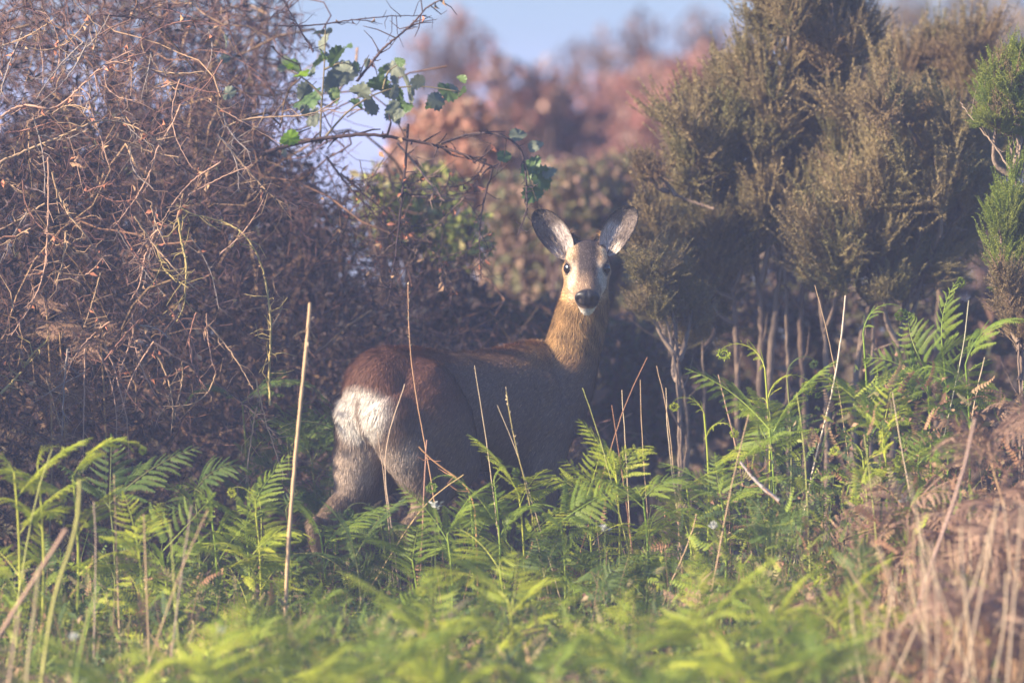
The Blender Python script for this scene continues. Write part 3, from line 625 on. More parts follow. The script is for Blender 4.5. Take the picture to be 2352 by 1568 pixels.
# ------------------------------------------------------------------ ground cover
def build_cover():
    g = Geo(); n = 30000; y = -rng.random(n) ** .8 * 6.0 + .5; x = rng.uniform(-1.7, 1.7, n); z = ground(x, y)
    right = sstep(.55, 1.05, x + .08 * rng.normal(size=n) - .07 * (y + 1.2))
    L = rng.uniform(.10, .30, n) * (1 + .5 * right * rng.random(n)); d = norm(np.stack([.3 * rng.normal(size=n), .3 * rng.normal(size=n), np.ones(n)], 1)); b = np.stack([rng.normal(size=n), rng.normal(size=n), -.4 - .3 * rng.random(n)], 1) * .35
    cg = mixc(n, (.09, .13, .03), (.16, .21, .035), (.25, .27, .06), (.13, .15, .06), (.36, .30, .15), jit=.25); cd = mixc(n, (.42, .27, .14), (.55, .38, .20), (.30, .16, .09), jit=.2)
    dry = (rng.random(n) < .12 + .82 * right)[:, None]; blades(g, np.stack([x, y, z], 1), d, b, L, rng.uniform(.003, .007, n) , np.where(dry, cd, cg))
    tag(g.obj('grass', M_grass), 'green and straw-coloured grass growing between the ferns', 'grass', kind='stuff')
    # leafy low weeds
    g = Geo(); n = 75000; y = -rng.random(n) ** .85 * 5.6 + .35; x = rng.uniform(-1.6, 1.6, n); h = rng.random(n) ** 1.3
    patch = .5 + .5 * np.sin(4.3 * x + 1.1) * np.sin(3.7 * y + .4) ; z = ground(x, y) + h * (.14 + .20 * patch) * (1 + .8 * sstep(.25, .7, x) * sstep(-1.6, -.5, y))
    right = sstep(.55, 1.0, x - .07 * (y + 1.2)); cg = mixc(n, (.08, .12, .03), (.14, .19, .035), (.22, .24, .06), (.07, .095, .05), (.30, .22, .13), jit=.3); cb = mixc(n, (.30, .16, .10), (.38, .23, .13), (.20, .10, .075), jit=.25)
    br = (rng.random(n) < .10 + .75 * right)[:, None]
    leaves(g, np.stack([x, y, z], 1), rdir(n, .5), rdir(n, 1), rng.uniform(.009, .024, n), rng.uniform(.004, .011, n), np.where(br, cb, cg))
    meshes = []
    for me in SPRIG:
        Vp = np.zeros(len(me.vertices) * 3, np.float32); me.vertices.foreach_get('co', Vp); me.calc_loop_triangles(); Tp = np.zeros(len(me.loop_triangles) * 3, np.int32); me.loop_triangles.foreach_get('vertices', Tp); meshes.append((Vp.reshape(-1, 3), Tp.reshape(-1, 3)))
    K = 18000
    for vi in range(3):
        Vp, Tp = meshes[vi]; k = K // 3; fx = rng.uniform(-1.5, 1.5, k); fy = -rng.random(k) ** .8 * 5.0 + .05; hh = rng.random(k) ** .8
        pz = ground(fx, fy) + .04 + hh * (1 + .9 * sstep(.25, .7, fx) * sstep(-1.6, -.5, fy)) * (.14 + .16 * (.5 + .5 * np.sin(3.3 * fx + 2) * np.sin(2.9 * fy + 1))); xa = rdir(k, .6); za = rdir(k, .8); ya = norm(np.cross(za, xa)); za = np.cross(xa, ya); s_ = rng.uniform(.22, .55, k)
        W_ = (Vp[None, :, :1] * xa[:, None] + Vp[None, :, 1:2] * ya[:, None] + Vp[None, :, 2:3] * za[:, None]) * s_[:, None, None] + np.stack([fx, fy, pz], 1)[:, None]
        rt = sstep(.6, 1.0, fx - .07 * (fy + 1.2)); isb = (rng.random(k) < .08 + .75 * rt)[:, None]; cc = np.where(isb, mixc(k, (.30, .16, .09), (.40, .25, .14), jit=.2), mixc(k, (.11, .17, .03), (.19, .25, .035), (.30, .34, .05), (.08, .125, .04), (.30, .25, .12), jit=.25))
        g.add(W_.reshape(-1, 3), tris=(np.arange(k)[:, None, None] * len(Vp) + Tp[None]).reshape(-1, 3), c=np.repeat(cc, len(Vp), 0))
    m = 3200; sx = rng.uniform(-1.6, 1.6, m); sy = -rng.random(m) * 5 + .3; base = np.stack([sx, sy, ground(sx, sy)], 1); top = base + np.stack([.05 * rng.normal(size=m), .05 * rng.normal(size=m), rng.uniform(.1, .34, m)], 1)
    tubes(g, np.stack([base, base * .5 + top * .5 + .012 * rng.normal(size=(m, 3)), top], 1), np.tile([.0016, .0013, .0007], (m, 1)), 3, np.where((rng.random(m) < .35)[:, None], np.array([.40, .27, .16]), np.array([.20, .26, .06])))
    tag(g.obj('undergrowth', M_leafc), 'low tangled leafy weeds filling the gaps between the ferns', 'undergrowth', kind='stuff')
    # white specks of small flowers
    g = Geo(); k = 5
    for vx, vy, y in ((1390, 1215, -.9), (1000, 1165, -.8), (170, 1465, -2.6), (505, 1450, -2.4), (1640, 1210, -1.0), (2080, 1150, -.9)):
        o = P(vx, vy, y); gg = Geo(); m = 26; a = rng.random(m) * 6.28; root = o + .004 * rng.normal(size=(m, 3)); dd = np.stack([np.cos(a), np.sin(a) * .6, .35 + .5 * rng.random(m)], 1)
        leaves(gg, root, dd, rdir(m, 2), rng.uniform(.008, .016, m), rng.uniform(.005, .009, m), mixc(m, (.62, .62, .60), (.50, .52, .46), jit=.08))
        zz = float(ground(o[0], y)); tubes(gg, [[(o[0] + .01, y, zz), (o[0], y, (zz + o[2]) / 2), tuple(o)]], [[.0014, .0012, .001]], 4, (.15, .2, .05))
        tag(gg.obj('white_flower', M_leafc), 'tiny white flower head low among the green ferns', 'flower', 'white flower heads among the ferns')

# ------------------------------------------------------------------ single dry stalks
def stalk(pts, y, r, c, label, cat='stalk', name='dry_stalk', group=None, root=True, extra=None, y1=None, frac=.5):
    q = [P(a, b, y + ((y1 - y) * i / (len(pts) - 1) if y1 is not None else 0)) for i, (a, b) in enumerate(pts)]
    if root and q[-1][2] > float(ground(q[-1][0], q[-1][1])) : dn = norm(q[-1] - q[-2] - np.array([0, 0, .03])); gz = float(ground(q[-1][0], q[-1][1])) - .03; q.append(q[-1] + dn * min((q[-1][2] - gz) / max(-dn[2], .3), 1.2))
    n = 8 * len(q); p = smooth_path(q, n); p += .0003 * rng.normal(size=p.shape); g = Geo(); tubes(g, [p], (np.linspace(frac * r, r, n) * (1 + .08 * rng.normal(size=n)))[None], 7, c)
    if extra: extra(g, p)
    o = g.obj(name, M_stalk, smooth=True); tag(o, label, cat, group); return o
TAN = (.46, .31, .18); PALE = (.55, .42, .27); RED = (.36, .18, .10); YEL = (.36, .36, .10)
def frayed(g, p):
    for k in range(30):
        i = int(rng.integers(1, 9)); d = np.array([rng.uniform(-.5, 1.0), rng.normal() * .2, rng.uniform(-1.2, .5)]); d = norm(d); L = rng.uniform(.015, .045); root = p[i:i + 1]
        blades(g, root, d[None], np.array([[0, 0, -.3]]), np.array([L]), np.array([rng.uniform(.004, .009)]), np.array([PALE]))
def seedhead(g, p):
    m = 26; i = rng.integers(0, 9, m); d = norm(np.gradient(p, axis=0))[i] * -1 + .4 * rng.normal(size=(m, 3)); leaves(g, p[i], norm(d), rdir(m), rng.uniform(.006, .012, m), rng.uniform(.002, .004, m), np.tile(np.array(PALE), (m, 1)))
def twiggy(g, p):
    m = 9
    for k in range(m):
        i = int(rng.integers(3, len(p) - 3)); d = norm(np.array([rng.normal(), rng.normal() * .5, .3 + rng.normal() * .6])); L = rng.uniform(.02, .07)
        tubes(g, [np.stack([p[i], p[i] + d * L * .5 + .004 * rng.normal(size=3), p[i] + d * L])], [[.0012, .001, .0005]], 4, RED)
def build_stalks():
    stalk([(712, 695), (708, 760), (700, 830), (690, 930), (676, 1080), (662, 1250), (655, 1420)], -1.0, .0054, TAN, 'tall thick straw-coloured dry stalk with a frayed top, beside the deer', extra=frayed, frac=.75)
    stalk([(937, 655), (938, 780), (950, 880), (968, 980), (985, 1065)], -.35, .0019, (.48, .27, .15), 'long thin reddish grass stalk crossing the deer\'s rump', extra=seedhead)
    stalk([(1090, 840), (1105, 930), (1120, 1025)], -.40, .0016, PALE, 'thin pale stalk across the deer\'s flank')
    stalk([(1163, 897), (1168, 950), (1180, 1010), (1205, 1100)], -.50, .0022, (.34, .27, .10), 'grass stalk with a tufted seed head before the deer\'s belly', extra=seedhead)
    stalk([(1142, 930), (1160, 965), (1180, 1005)], -.46, .0014, PALE, 'short slanting stalk crossing the tufted grass stalk')
    stalk([(930, 882), (903, 960), (880, 1035), (883, 1100), (896, 1180)], -.40, .0026, (.42, .30, .21), 'bent grey-brown stalk before the deer\'s hind leg')
    stalk([(866, 990), (876, 1040), (882, 1080)], -.38, .0018, (.42, .30, .21), 'short stalk leaning on the bent grey-brown stalk')
    stalk([(962, 1025), (985, 1060), (1035, 1085), (1090, 1118), (1092, 1160)], -.45, .0028, (.50, .26, .11), 'orange-brown broken twig under the deer\'s belly', extra=twiggy)
    stalk([(1065, 1090), (1015, 1110), (985, 1130)], -.47, .0022, (.52, .36, .16), 'yellow-brown twig fork beside the orange-brown broken twig')
    stalk([(980, 1010), (975, 1100)], -.42, .0035, (.33, .18, .13), 'short upright red-brown stub below the deer\'s flank')
    stalk([(1338, 890), (1352, 925), (1368, 960)], -.45, .0017, YEL, 'yellow-green grass blade slanting past the deer\'s chest')
    for i, pts in enumerate([[(1428, 895), (1432, 950), (1436, 1000)], [(1471, 872), (1468, 930), (1474, 990)], [(1487, 820), (1460, 860), (1440, 900)], [(1530, 890), (1526, 960), (1540, 1050)], [(1508, 840), (1530, 900), (1540, 990)], [(1405, 930), (1418, 1000)]]):
        stalk(pts, -.3 - .03 * i, .0018, [PALE, TAN, RED][i % 3], 'thin dry stalk rising before the dark hollow under the heath', group='thin stalks before the hollow')
    stalk([(1942, 678), (1935, 760), (1922, 850), (1905, 930), (1885, 1010), (1870, 1060)], -.42, .0034, (.62, .50, .38), 'long whitish dry stalk leaning among the tall green ferns')
    stalk([(1872, 655), (1890, 720), (1910, 800), (1925, 880)], -.15, .0018, TAN, 'thin bending stalk behind the long whitish stalk')
    stalk([(2262, 820), (2240, 900), (2228, 980)], -.45, .0022, PALE, 'pale stalk beside the arching frond tip')
    stalk([(2225, 690), (2222, 780), (2190, 900)], -.35, .0022, (.5, .45, .3), 'pale upright stalk through the tipped-over frond')
    stalk([(1650, 860), (1668, 940), (1690, 1010), (1700, 1060)], -.25, .0036, (.34, .21, .15), 'brown woody stem leaning by the curled young bracken', extra=twiggy)
    stalk([(1700, 1060), (1740, 1110), (1790, 1150)], -.8, .0055, (.50, .42, .38), 'pale bare broken branch lying in the undergrowth', root=False, extra=twiggy)
    for i, pts in enumerate([[(1560, 1290), (1590, 1240), (1600, 1180)], [(1830, 900), (1845, 980), (1850, 1060)], [(2050, 900), (2060, 980), (2080, 1070)], [(1720, 950), (1700, 1030), (1680, 1110)], [(1985, 1000), (2000, 1100), (2010, 1200)]]):
        stalk(pts[::1] if pts[0][1] < pts[-1][1] else pts[::-1], -.7 - .1 * i, .0022, [TAN, YEL, PALE][i % 3], 'slender stalk standing among the green ferns below the heath', group='slender stalks among the ferns')
    # left foreground
    stalk([(183, 1100), (183, 1180), (166, 1255), (130, 1340), (112, 1440), (95, 1568)], -2.6, .0050, (.33, .31, .09), 'thick yellowish stem with a kink rising from the front of the fern bank', frac=.8)
    stalk([(152, 1215), (120, 1265), (70, 1345), (0, 1450)], -2.7, .0062, (.36, .23, .16), 'leaning brown withered stem crossing before the yellowish stem', extra=twiggy, frac=.7)
    stalk([(225, 1345), (208, 1400), (192, 1450), (178, 1530)], -3.0, .0042, (.26, .34, .06), 'short green bent stem beside the kinked yellowish one')
    stalk([(90, 1300), (85, 1360), (70, 1450), (60, 1568)], -2.9, .0042, (.40, .34, .18), 'pale forked stem beside the leaning brown one')
    stalk([(20, 1560), (30, 1480), (45, 1400)][::-1], -3.2, .0045, (.42, .30, .20), 'outer pale stem behind the leaning brown one')
    for i, pts in enumerate([[(262, 1090), (265, 1200), (270, 1330)], [(120, 1030), (95, 1080), (80, 1140)], [(215, 1150), (222, 1210), (220, 1280)], [(330, 1180), (335, 1300)], [(390, 1200), (400, 1330)], [(440, 1160), (430, 1210)], [(478, 1170), (450, 1230), (420, 1290)]]):
        stalk(pts, -1.3 - .12 * i, .0024, [TAN, YEL, (.35, .26, .2)][i % 3], 'brownish stalk standing in the green ferns below the thicket', group='stalks in the ferns below the thicket')
    # straw on the right
    for i in range(80):
        vx = rng.uniform(1980, 2352); vb = rng.uniform(1380, 1600); h = rng.uniform(120, 330) * (.6 + .4 * (vx > 2100)); ln = rng.normal() * 45
        stalk([(vx + ln, vb - h), (vx + ln * .6 + rng.normal() * 8, vb - h * .5), (vx, vb)], -rng.uniform(1.4, 3.4), rng.uniform(.0015, .0038), tuple(np.array([PALE, TAN, (.58, .44, .30), (.36, .22, .15)][i % 4])), ['pale straw', 'tan', 'whitish straw', 'brown'][i % 4] + ' dead stem ' + ('standing upright' if abs(ln) < 35 else 'leaning') + ' in the withered bank', group='dead stems of the withered bank')
    stalk([(2240, 960), (2215, 1080), (2190, 1160), (2140, 1290)], -2.2, .0055, (.42, .28, .22), 'long leaning brown stem rising out of the withered bank')

# ------------------------------------------------------------------ bramble thicket
def twig_paths(n, S, lo, hi, step, wig, zb=0.0):
    p = np.zeros((n, S, 3)); p[:, 0] = rng.uniform(lo, hi, (n, 3)); d = rdir(n, zb)
    for s in range(1, S):
        d = norm(d + wig * rng.normal(size=(n, 3)) - np.array([0, 0, .04])); p[:, s] = p[:, s - 1] + d * step[:, None]
    return p
def thicket_top(x):   # height of the mass against x
    return np.interp(x, [-2.4, -1.7, -1.3, -.6, -.45, -.3, -.2, .0, .15, .3], [1.1, 1.2, 1.75, 1.70, 1.25, .98, .85, .72, .55, .3])
def thicket_front(x):
    return np.interp(x, [-2.6, -1.9, -1.25, -.95, -.7, -.5, 0, .3], [-.3, -.2, .10, .22, .55, .95, 1.15, 1.2])
def build_thicket():
    g = Geo()
    for n, S, r, cols, st in ((19000, 6, .0010, ((.125, .065, .066), (.10, .060, .068), (.17, .095, .08)), .030), (3000, 9, .0017, ((.17, .085, .06), (.28, .18, .11), (.13, .07, .06)), .045), (500, 12, .0032, ((.30, .19, .11), (.20, .11, .07)), .07)):
        p = twig_paths(n, S, (-2.5, -.2, 0), (.25, 2.3, 1.9), st * (.6 + .8 * rng.random(n)), .42, .25)
        c = p.mean(1); top = thicket_top(c[:, 0]) + .10 * rng.normal(size=n); fr = thicket_front(c[:, 0]) + .08 * rng.normal(size=n) + .25 * np.clip(c[:, 2] - 1.1, 0, 1)
        p[:, :, 1] += 0; c = p.mean(1)
        ok = (c[:, 2] < top) & (c[:, 1] > fr) & ((rng.random(n) < np.clip(1.25 - .75 * c[:, 2], .25, 1)) | (c[:, 0] < -.5))
        p = p[ok]; m = len(p); tubes(g, p, np.linspace(r, r * .45, S)[None] * (.7 + .6 * rng.random((m, 1))), 3, mixc(m, *cols, jit=.3))
    n = 30000; x = rng.uniform(-2.5, .2, n); y = rng.uniform(-.2, 2.3, n); z = rng.random(n) ** .8 * thicket_top(x); 
    ok = (y > thicket_front(x) + .12 + .3 * np.clip(z - 1.0, 0, 1)); x, y, z = x[ok], y[ok], z[ok]; n = len(x)
    leaves(g, np.stack([x, y, z], 1), rdir(n), rdir(n), rng.uniform(.012, .036, n), rng.uniform(.002, .006, n), mixc(n, (.105, .060, .062), (.14, .072, .062), (.085, .06, .068), (.07, .075, .04), jit=.3, wts=[.35, .2, .33, .12]), fold=.5)
    n = 30000; x = rng.uniform(-2.35, -1.65, n); q = rng.uniform(-1.6, .08, n); y = (x * .375 - q) / .927; top = np.interp(q, [-1.6, -1.05, -.95, -.6, -.40, -.34, .08], [1.6, 1.55, 1.0, .95, 1.0, 1.60, 1.60]) + .05 * np.sin(9 * q) + .04 * rng.normal(size=n); z = rng.random(n) * top; ok = (q < -.11) | ((q < -.06) & (rng.random(n) < .2)); x, y, z = x[ok], y[ok], z[ok]; n = len(x)  # added leaf wall, unseen at the left, shaped to shade deer and hollow
    leaves(g, np.stack([x, y, z], 1), rdir(n), rdir(n), rng.uniform(.03, .06, n), rng.uniform(.02, .035, n), mixc(n, (.12, .055, .05), (.10, .09, .045), (.17, .09, .06), jit=.3), fold=.3)
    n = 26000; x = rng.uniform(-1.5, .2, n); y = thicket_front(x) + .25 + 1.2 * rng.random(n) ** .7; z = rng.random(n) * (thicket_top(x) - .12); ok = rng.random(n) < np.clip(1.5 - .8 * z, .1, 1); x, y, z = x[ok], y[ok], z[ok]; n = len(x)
    leaves(g, np.stack([x, y, z], 1), rdir(n), rdir(n), rng.uniform(.02, .05, n), rng.uniform(.004, .010, n), mixc(n, (.07, .047, .052), (.08, .055, .056), (.055, .048, .056), jit=.3), fold=.4)  # deep scraps coloured darker and bluer to paint the thicket's inner shade
    tag(g.obj('bramble_thicket', M_twig), 'dense purple-brown tangle of bare bramble twigs behind the deer, with an unseen leaf wall added for shade', 'thicket', kind='stuff')

def cane(pts, y, r, c, label, group=None, side=10, name='bramble_cane', slen=.06, y1=None, taper=.45):
    q = [P(a, b, y + ((y1 - y) * i / max(1, len(pts) - 1) if y1 is not None else .02 * math.sin(i * 1.7))) for i, (a, b) in enumerate(pts)]; n = 7 * len(q); p = smooth_path(q, n); p += .0006 * rng.normal(size=p.shape); g = Geo()
    tubes(g, [p], np.linspace(r, taper * r, n)[None], 6, c)
    t = norm(np.gradient(p, axis=0))
    for k in range(side):
        i = int(rng.integers(1, n - 1)); d = norm(t[i] * .6 + np.array([rng.normal(), .6 * rng.normal(), .8 * rng.normal()])); L = slen * rng.uniform(.3, 1.3); m_ = p[i] + d * L * .5 + .1 * L * rng.normal(size=3); e = m_ + norm(d + .5 * rng.normal(size=3)) * L * .5
        tubes(g, [np.stack([p[i], m_, e])], [[r * .45, r * .35, r * .2]], 4, np.array(c) * .85)
    m = 4 * len(pts); i = rng.integers(0, n, m); d = norm(np.cross(t[i], rdir(m)) - .3 * t[i])                  # thorns
    leaves(g, p[i], d, rdir(m), np.full(m, r * 2.4), np.full(m, r * .9), np.tile(np.array(c) * .8, (m, 1)))
    if rng.random() < .6:                                                                                   # withered leaf scraps
        m = 5; i = rng.integers(0, n, m); leaves(g, p[i], rdir(m, -.5), rdir(m), rng.uniform(.012, .026, m), rng.uniform(.006, .013, m), mixc(m, (.38, .15, .09), (.32, .20, .12)), fold=.5)
    o = g.obj(name, M_twig, smooth=True); tag(o, label, 'bramble', group); return o
def build_canes():
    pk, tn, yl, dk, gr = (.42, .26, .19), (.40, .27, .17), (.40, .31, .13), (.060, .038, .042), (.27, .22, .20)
    one = [
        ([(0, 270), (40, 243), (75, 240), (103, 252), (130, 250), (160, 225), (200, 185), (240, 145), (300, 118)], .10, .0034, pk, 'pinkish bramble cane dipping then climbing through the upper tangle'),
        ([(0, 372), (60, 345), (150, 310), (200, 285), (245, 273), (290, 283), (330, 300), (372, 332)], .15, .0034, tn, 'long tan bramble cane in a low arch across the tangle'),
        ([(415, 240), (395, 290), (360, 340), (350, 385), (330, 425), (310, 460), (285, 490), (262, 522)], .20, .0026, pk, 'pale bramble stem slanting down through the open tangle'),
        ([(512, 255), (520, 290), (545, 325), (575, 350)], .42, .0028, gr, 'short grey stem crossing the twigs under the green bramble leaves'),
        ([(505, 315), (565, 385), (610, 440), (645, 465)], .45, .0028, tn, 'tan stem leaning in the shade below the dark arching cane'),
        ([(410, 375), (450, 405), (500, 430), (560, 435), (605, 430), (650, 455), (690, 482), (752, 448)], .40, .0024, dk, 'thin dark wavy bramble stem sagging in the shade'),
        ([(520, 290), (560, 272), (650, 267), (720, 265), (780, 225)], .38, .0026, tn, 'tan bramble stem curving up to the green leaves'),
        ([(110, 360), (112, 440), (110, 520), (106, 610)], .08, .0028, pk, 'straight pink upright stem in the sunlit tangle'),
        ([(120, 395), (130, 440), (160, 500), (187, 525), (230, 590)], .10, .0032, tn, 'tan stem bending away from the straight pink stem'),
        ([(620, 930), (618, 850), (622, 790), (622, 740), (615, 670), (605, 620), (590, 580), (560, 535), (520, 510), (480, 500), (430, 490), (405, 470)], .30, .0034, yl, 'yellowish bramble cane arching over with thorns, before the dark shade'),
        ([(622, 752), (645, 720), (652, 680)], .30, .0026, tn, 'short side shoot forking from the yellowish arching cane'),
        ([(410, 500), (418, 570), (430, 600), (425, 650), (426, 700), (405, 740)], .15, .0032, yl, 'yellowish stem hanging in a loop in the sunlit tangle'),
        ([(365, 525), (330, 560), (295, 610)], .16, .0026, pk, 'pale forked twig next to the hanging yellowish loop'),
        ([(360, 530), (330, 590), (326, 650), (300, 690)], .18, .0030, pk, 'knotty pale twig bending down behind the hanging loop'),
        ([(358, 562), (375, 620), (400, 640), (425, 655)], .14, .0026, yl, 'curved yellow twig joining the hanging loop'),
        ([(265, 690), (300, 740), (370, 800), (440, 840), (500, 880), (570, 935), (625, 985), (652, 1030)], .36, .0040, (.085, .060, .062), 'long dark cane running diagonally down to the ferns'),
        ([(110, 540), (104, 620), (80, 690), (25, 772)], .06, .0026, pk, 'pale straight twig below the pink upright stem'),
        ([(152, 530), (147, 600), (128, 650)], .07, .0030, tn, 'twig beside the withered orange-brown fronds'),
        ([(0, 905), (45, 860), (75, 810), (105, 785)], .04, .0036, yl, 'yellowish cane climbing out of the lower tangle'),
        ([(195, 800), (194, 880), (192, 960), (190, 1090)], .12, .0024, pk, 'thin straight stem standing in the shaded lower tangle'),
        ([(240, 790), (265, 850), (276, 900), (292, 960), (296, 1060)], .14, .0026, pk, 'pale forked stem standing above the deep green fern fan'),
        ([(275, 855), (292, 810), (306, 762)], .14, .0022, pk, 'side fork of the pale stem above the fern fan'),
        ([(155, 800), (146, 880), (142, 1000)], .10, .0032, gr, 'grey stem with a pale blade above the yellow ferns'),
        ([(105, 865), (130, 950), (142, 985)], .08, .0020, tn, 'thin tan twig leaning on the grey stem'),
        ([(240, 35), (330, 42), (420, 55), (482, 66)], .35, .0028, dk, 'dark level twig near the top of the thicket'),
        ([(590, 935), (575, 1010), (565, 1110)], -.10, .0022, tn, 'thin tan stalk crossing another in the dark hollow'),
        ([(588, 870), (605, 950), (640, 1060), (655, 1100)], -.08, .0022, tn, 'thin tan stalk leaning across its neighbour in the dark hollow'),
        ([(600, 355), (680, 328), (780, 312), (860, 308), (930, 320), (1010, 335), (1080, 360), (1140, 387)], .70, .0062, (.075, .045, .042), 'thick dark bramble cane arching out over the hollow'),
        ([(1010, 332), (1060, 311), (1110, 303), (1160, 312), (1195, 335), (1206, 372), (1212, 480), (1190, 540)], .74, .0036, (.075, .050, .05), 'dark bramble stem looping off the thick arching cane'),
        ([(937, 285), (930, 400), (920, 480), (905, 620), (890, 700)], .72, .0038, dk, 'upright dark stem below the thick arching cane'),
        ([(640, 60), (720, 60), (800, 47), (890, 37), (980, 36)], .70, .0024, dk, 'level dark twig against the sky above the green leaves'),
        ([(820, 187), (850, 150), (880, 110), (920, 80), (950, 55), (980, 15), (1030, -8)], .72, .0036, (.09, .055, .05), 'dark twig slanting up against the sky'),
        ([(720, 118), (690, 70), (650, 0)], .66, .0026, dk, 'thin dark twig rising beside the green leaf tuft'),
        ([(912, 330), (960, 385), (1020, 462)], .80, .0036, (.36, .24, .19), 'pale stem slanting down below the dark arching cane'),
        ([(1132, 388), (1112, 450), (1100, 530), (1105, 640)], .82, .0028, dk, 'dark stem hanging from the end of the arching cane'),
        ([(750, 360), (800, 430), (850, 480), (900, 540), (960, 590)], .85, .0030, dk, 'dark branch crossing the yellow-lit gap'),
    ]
    for pts, y, r, c, lab in one: cane(pts, y, r, c, lab, side=int(6 + 2 * len(pts)))
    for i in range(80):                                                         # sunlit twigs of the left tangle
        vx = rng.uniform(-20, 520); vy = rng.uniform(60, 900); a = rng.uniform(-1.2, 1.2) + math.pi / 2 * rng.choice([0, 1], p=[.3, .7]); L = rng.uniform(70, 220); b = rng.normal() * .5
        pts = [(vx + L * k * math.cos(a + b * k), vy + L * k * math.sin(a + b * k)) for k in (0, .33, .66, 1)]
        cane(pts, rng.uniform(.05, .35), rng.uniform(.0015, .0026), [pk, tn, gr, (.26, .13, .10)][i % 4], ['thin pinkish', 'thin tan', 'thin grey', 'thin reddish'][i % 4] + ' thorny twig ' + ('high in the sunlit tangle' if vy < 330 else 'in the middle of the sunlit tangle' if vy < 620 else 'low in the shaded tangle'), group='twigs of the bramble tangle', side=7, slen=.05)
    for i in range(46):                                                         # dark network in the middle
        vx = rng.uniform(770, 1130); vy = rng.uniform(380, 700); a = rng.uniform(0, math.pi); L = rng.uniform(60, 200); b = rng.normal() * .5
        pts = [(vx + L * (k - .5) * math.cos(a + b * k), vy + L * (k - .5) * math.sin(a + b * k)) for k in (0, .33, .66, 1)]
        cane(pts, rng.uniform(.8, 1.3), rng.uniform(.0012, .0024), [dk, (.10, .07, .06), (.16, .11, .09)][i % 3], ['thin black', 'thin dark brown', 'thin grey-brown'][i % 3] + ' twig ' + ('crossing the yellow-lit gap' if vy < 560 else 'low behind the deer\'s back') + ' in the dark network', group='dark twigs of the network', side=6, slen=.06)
    # green bramble leaves on their own cane
    root = bpy.data.objects.new('leafy_bramble', None); col.objects.link(root); b0 = P(735, 330, .72); root.location = b0; tag(root, 'bramble shoot with scalloped green leaves above the dark arching cane', 'bramble')
    g = Geo(); L_ = lambda *a: np.array([P(x, y, .72) - b0 for x, y in a])
    for pts in (L_((735, 330), (738, 250), (745, 160), (748, 60)), L_((735, 330), (800, 250), (880, 205), (960, 195), (1060, 212)), L_((740, 220), (700, 180), (655, 158)), L_((880, 205), (890, 160), (925, 145)), L_((745, 160), (790, 140), (815, 155)), L_((735, 320), (690, 322), (665, 318))):
        tubes(g, [smooth_path(pts, 14)], np.linspace(.003, .0013, 14)[None], 5, (.20, .16, .09))
    g.obj('cane', M_twig, root, True)
    gl = Geo(); m = 30; th = np.linspace(-np.pi, np.pi, m, endpoint=False); rr = .5 * (1 + .10 * np.cos(15 * th)); px = .5 + rr * np.cos(th) * 1.1; py = rr * np.sin(th) * .80 * (1 - .38 * np.cos(th))
    V = np.stack([px, py, .28 * np.abs(py) - .22 * px ** 2 + .04 * np.cos(7 * th)], 1); V = np.vstack([V, [[.5, 0, -.08]]]); gl.add(V, tris=[(i, (i + 1) % m, m) for i in range(m)])
    mats = [mat_col('bramble_leaf', .45, trans=.3, base=(.09, .16, .06), base2=(.15, .22, .08)), mat_col('bramble_leaf_bright', .45, trans=.5, base=(.22, .40, .03), base2=(.28, .45, .04)), mat_col('bramble_leaf_grey', .5, trans=.25, base=(.15, .18, .13), base2=(.21, .23, .17))]
    LM = [gl.mesh('leaf', mt) for mt in mats]
    spots = [(655, 155, 34, 1), (690, 170, 40, 1), (672, 150, 40, 0), (710, 230, 62, 0), (735, 140, 42, 0), (770, 128, 44, 0), (795, 165, 60, 2), (818, 155, 28, 0), (760, 190, 46, 2), (868, 192, 44, 0), (885, 160, 36, 0), (918, 142, 22, 0), (895, 212, 44, 2), (940, 200, 60, 2), (962, 188, 40, 2), (1028, 210, 44, 0), (1058, 214, 34, 0), (998, 232, 46, 2), (905, 255, 50, 2), (665, 318, 38, 1), (720, 265, 48, 2), (830, 210, 44, 2), (850, 240, 44, 2), (745, 95, 40, 2), (735, 75, 28, 2), (920, 262, 40, 2), (520, 95, 26, 2), (525, 215, 30, 2), (515, 135, 24, 2)]
    spots += [(x + rng.normal() * 22, y + rng.normal() * 20, z * rng.uniform(.5, .8), int(rng.choice([0, 2, 2]))) for x, y, z, k in spots[:26]]
    for vx, vy, s_, k in spots:
        s = s_ / PPM; q = P(vx, vy, .80 + rng.normal() * .10) - b0; e = Euler((math.radians(rng.uniform(20, 130)), rng.normal() * .8, rng.uniform(-1.2, 1.2) + (math.pi if rng.random() < .4 else 0)))
        link('leaf', LM[k], root, Matrix.Translation(Vector(q)) @ e.to_matrix().to_4x4() @ Matrix.Diagonal((s * 1.15, s * 1.15, s * 1.15, 1)) @ Matrix.Translation((-.5, 0, 0)))
    root2 = bpy.data.objects.new('leafy_bramble', None); col.objects.link(root2); b1 = P(1205, 372, .75); root2.location = b1; tag(root2, 'drooping bramble tip with dark green leaves at the end of the looping stem', 'bramble')
    g = Geo(); tubes(g, [smooth_path(np.array([P(1206, 372, .74) - b1, P(1218, 420, .75) - b1, P(1240, 480, .77) - b1]), 10)], np.linspace(.002, .001, 10)[None], 5, (.15, .12, .08)); g.obj('cane', M_twig, root2)
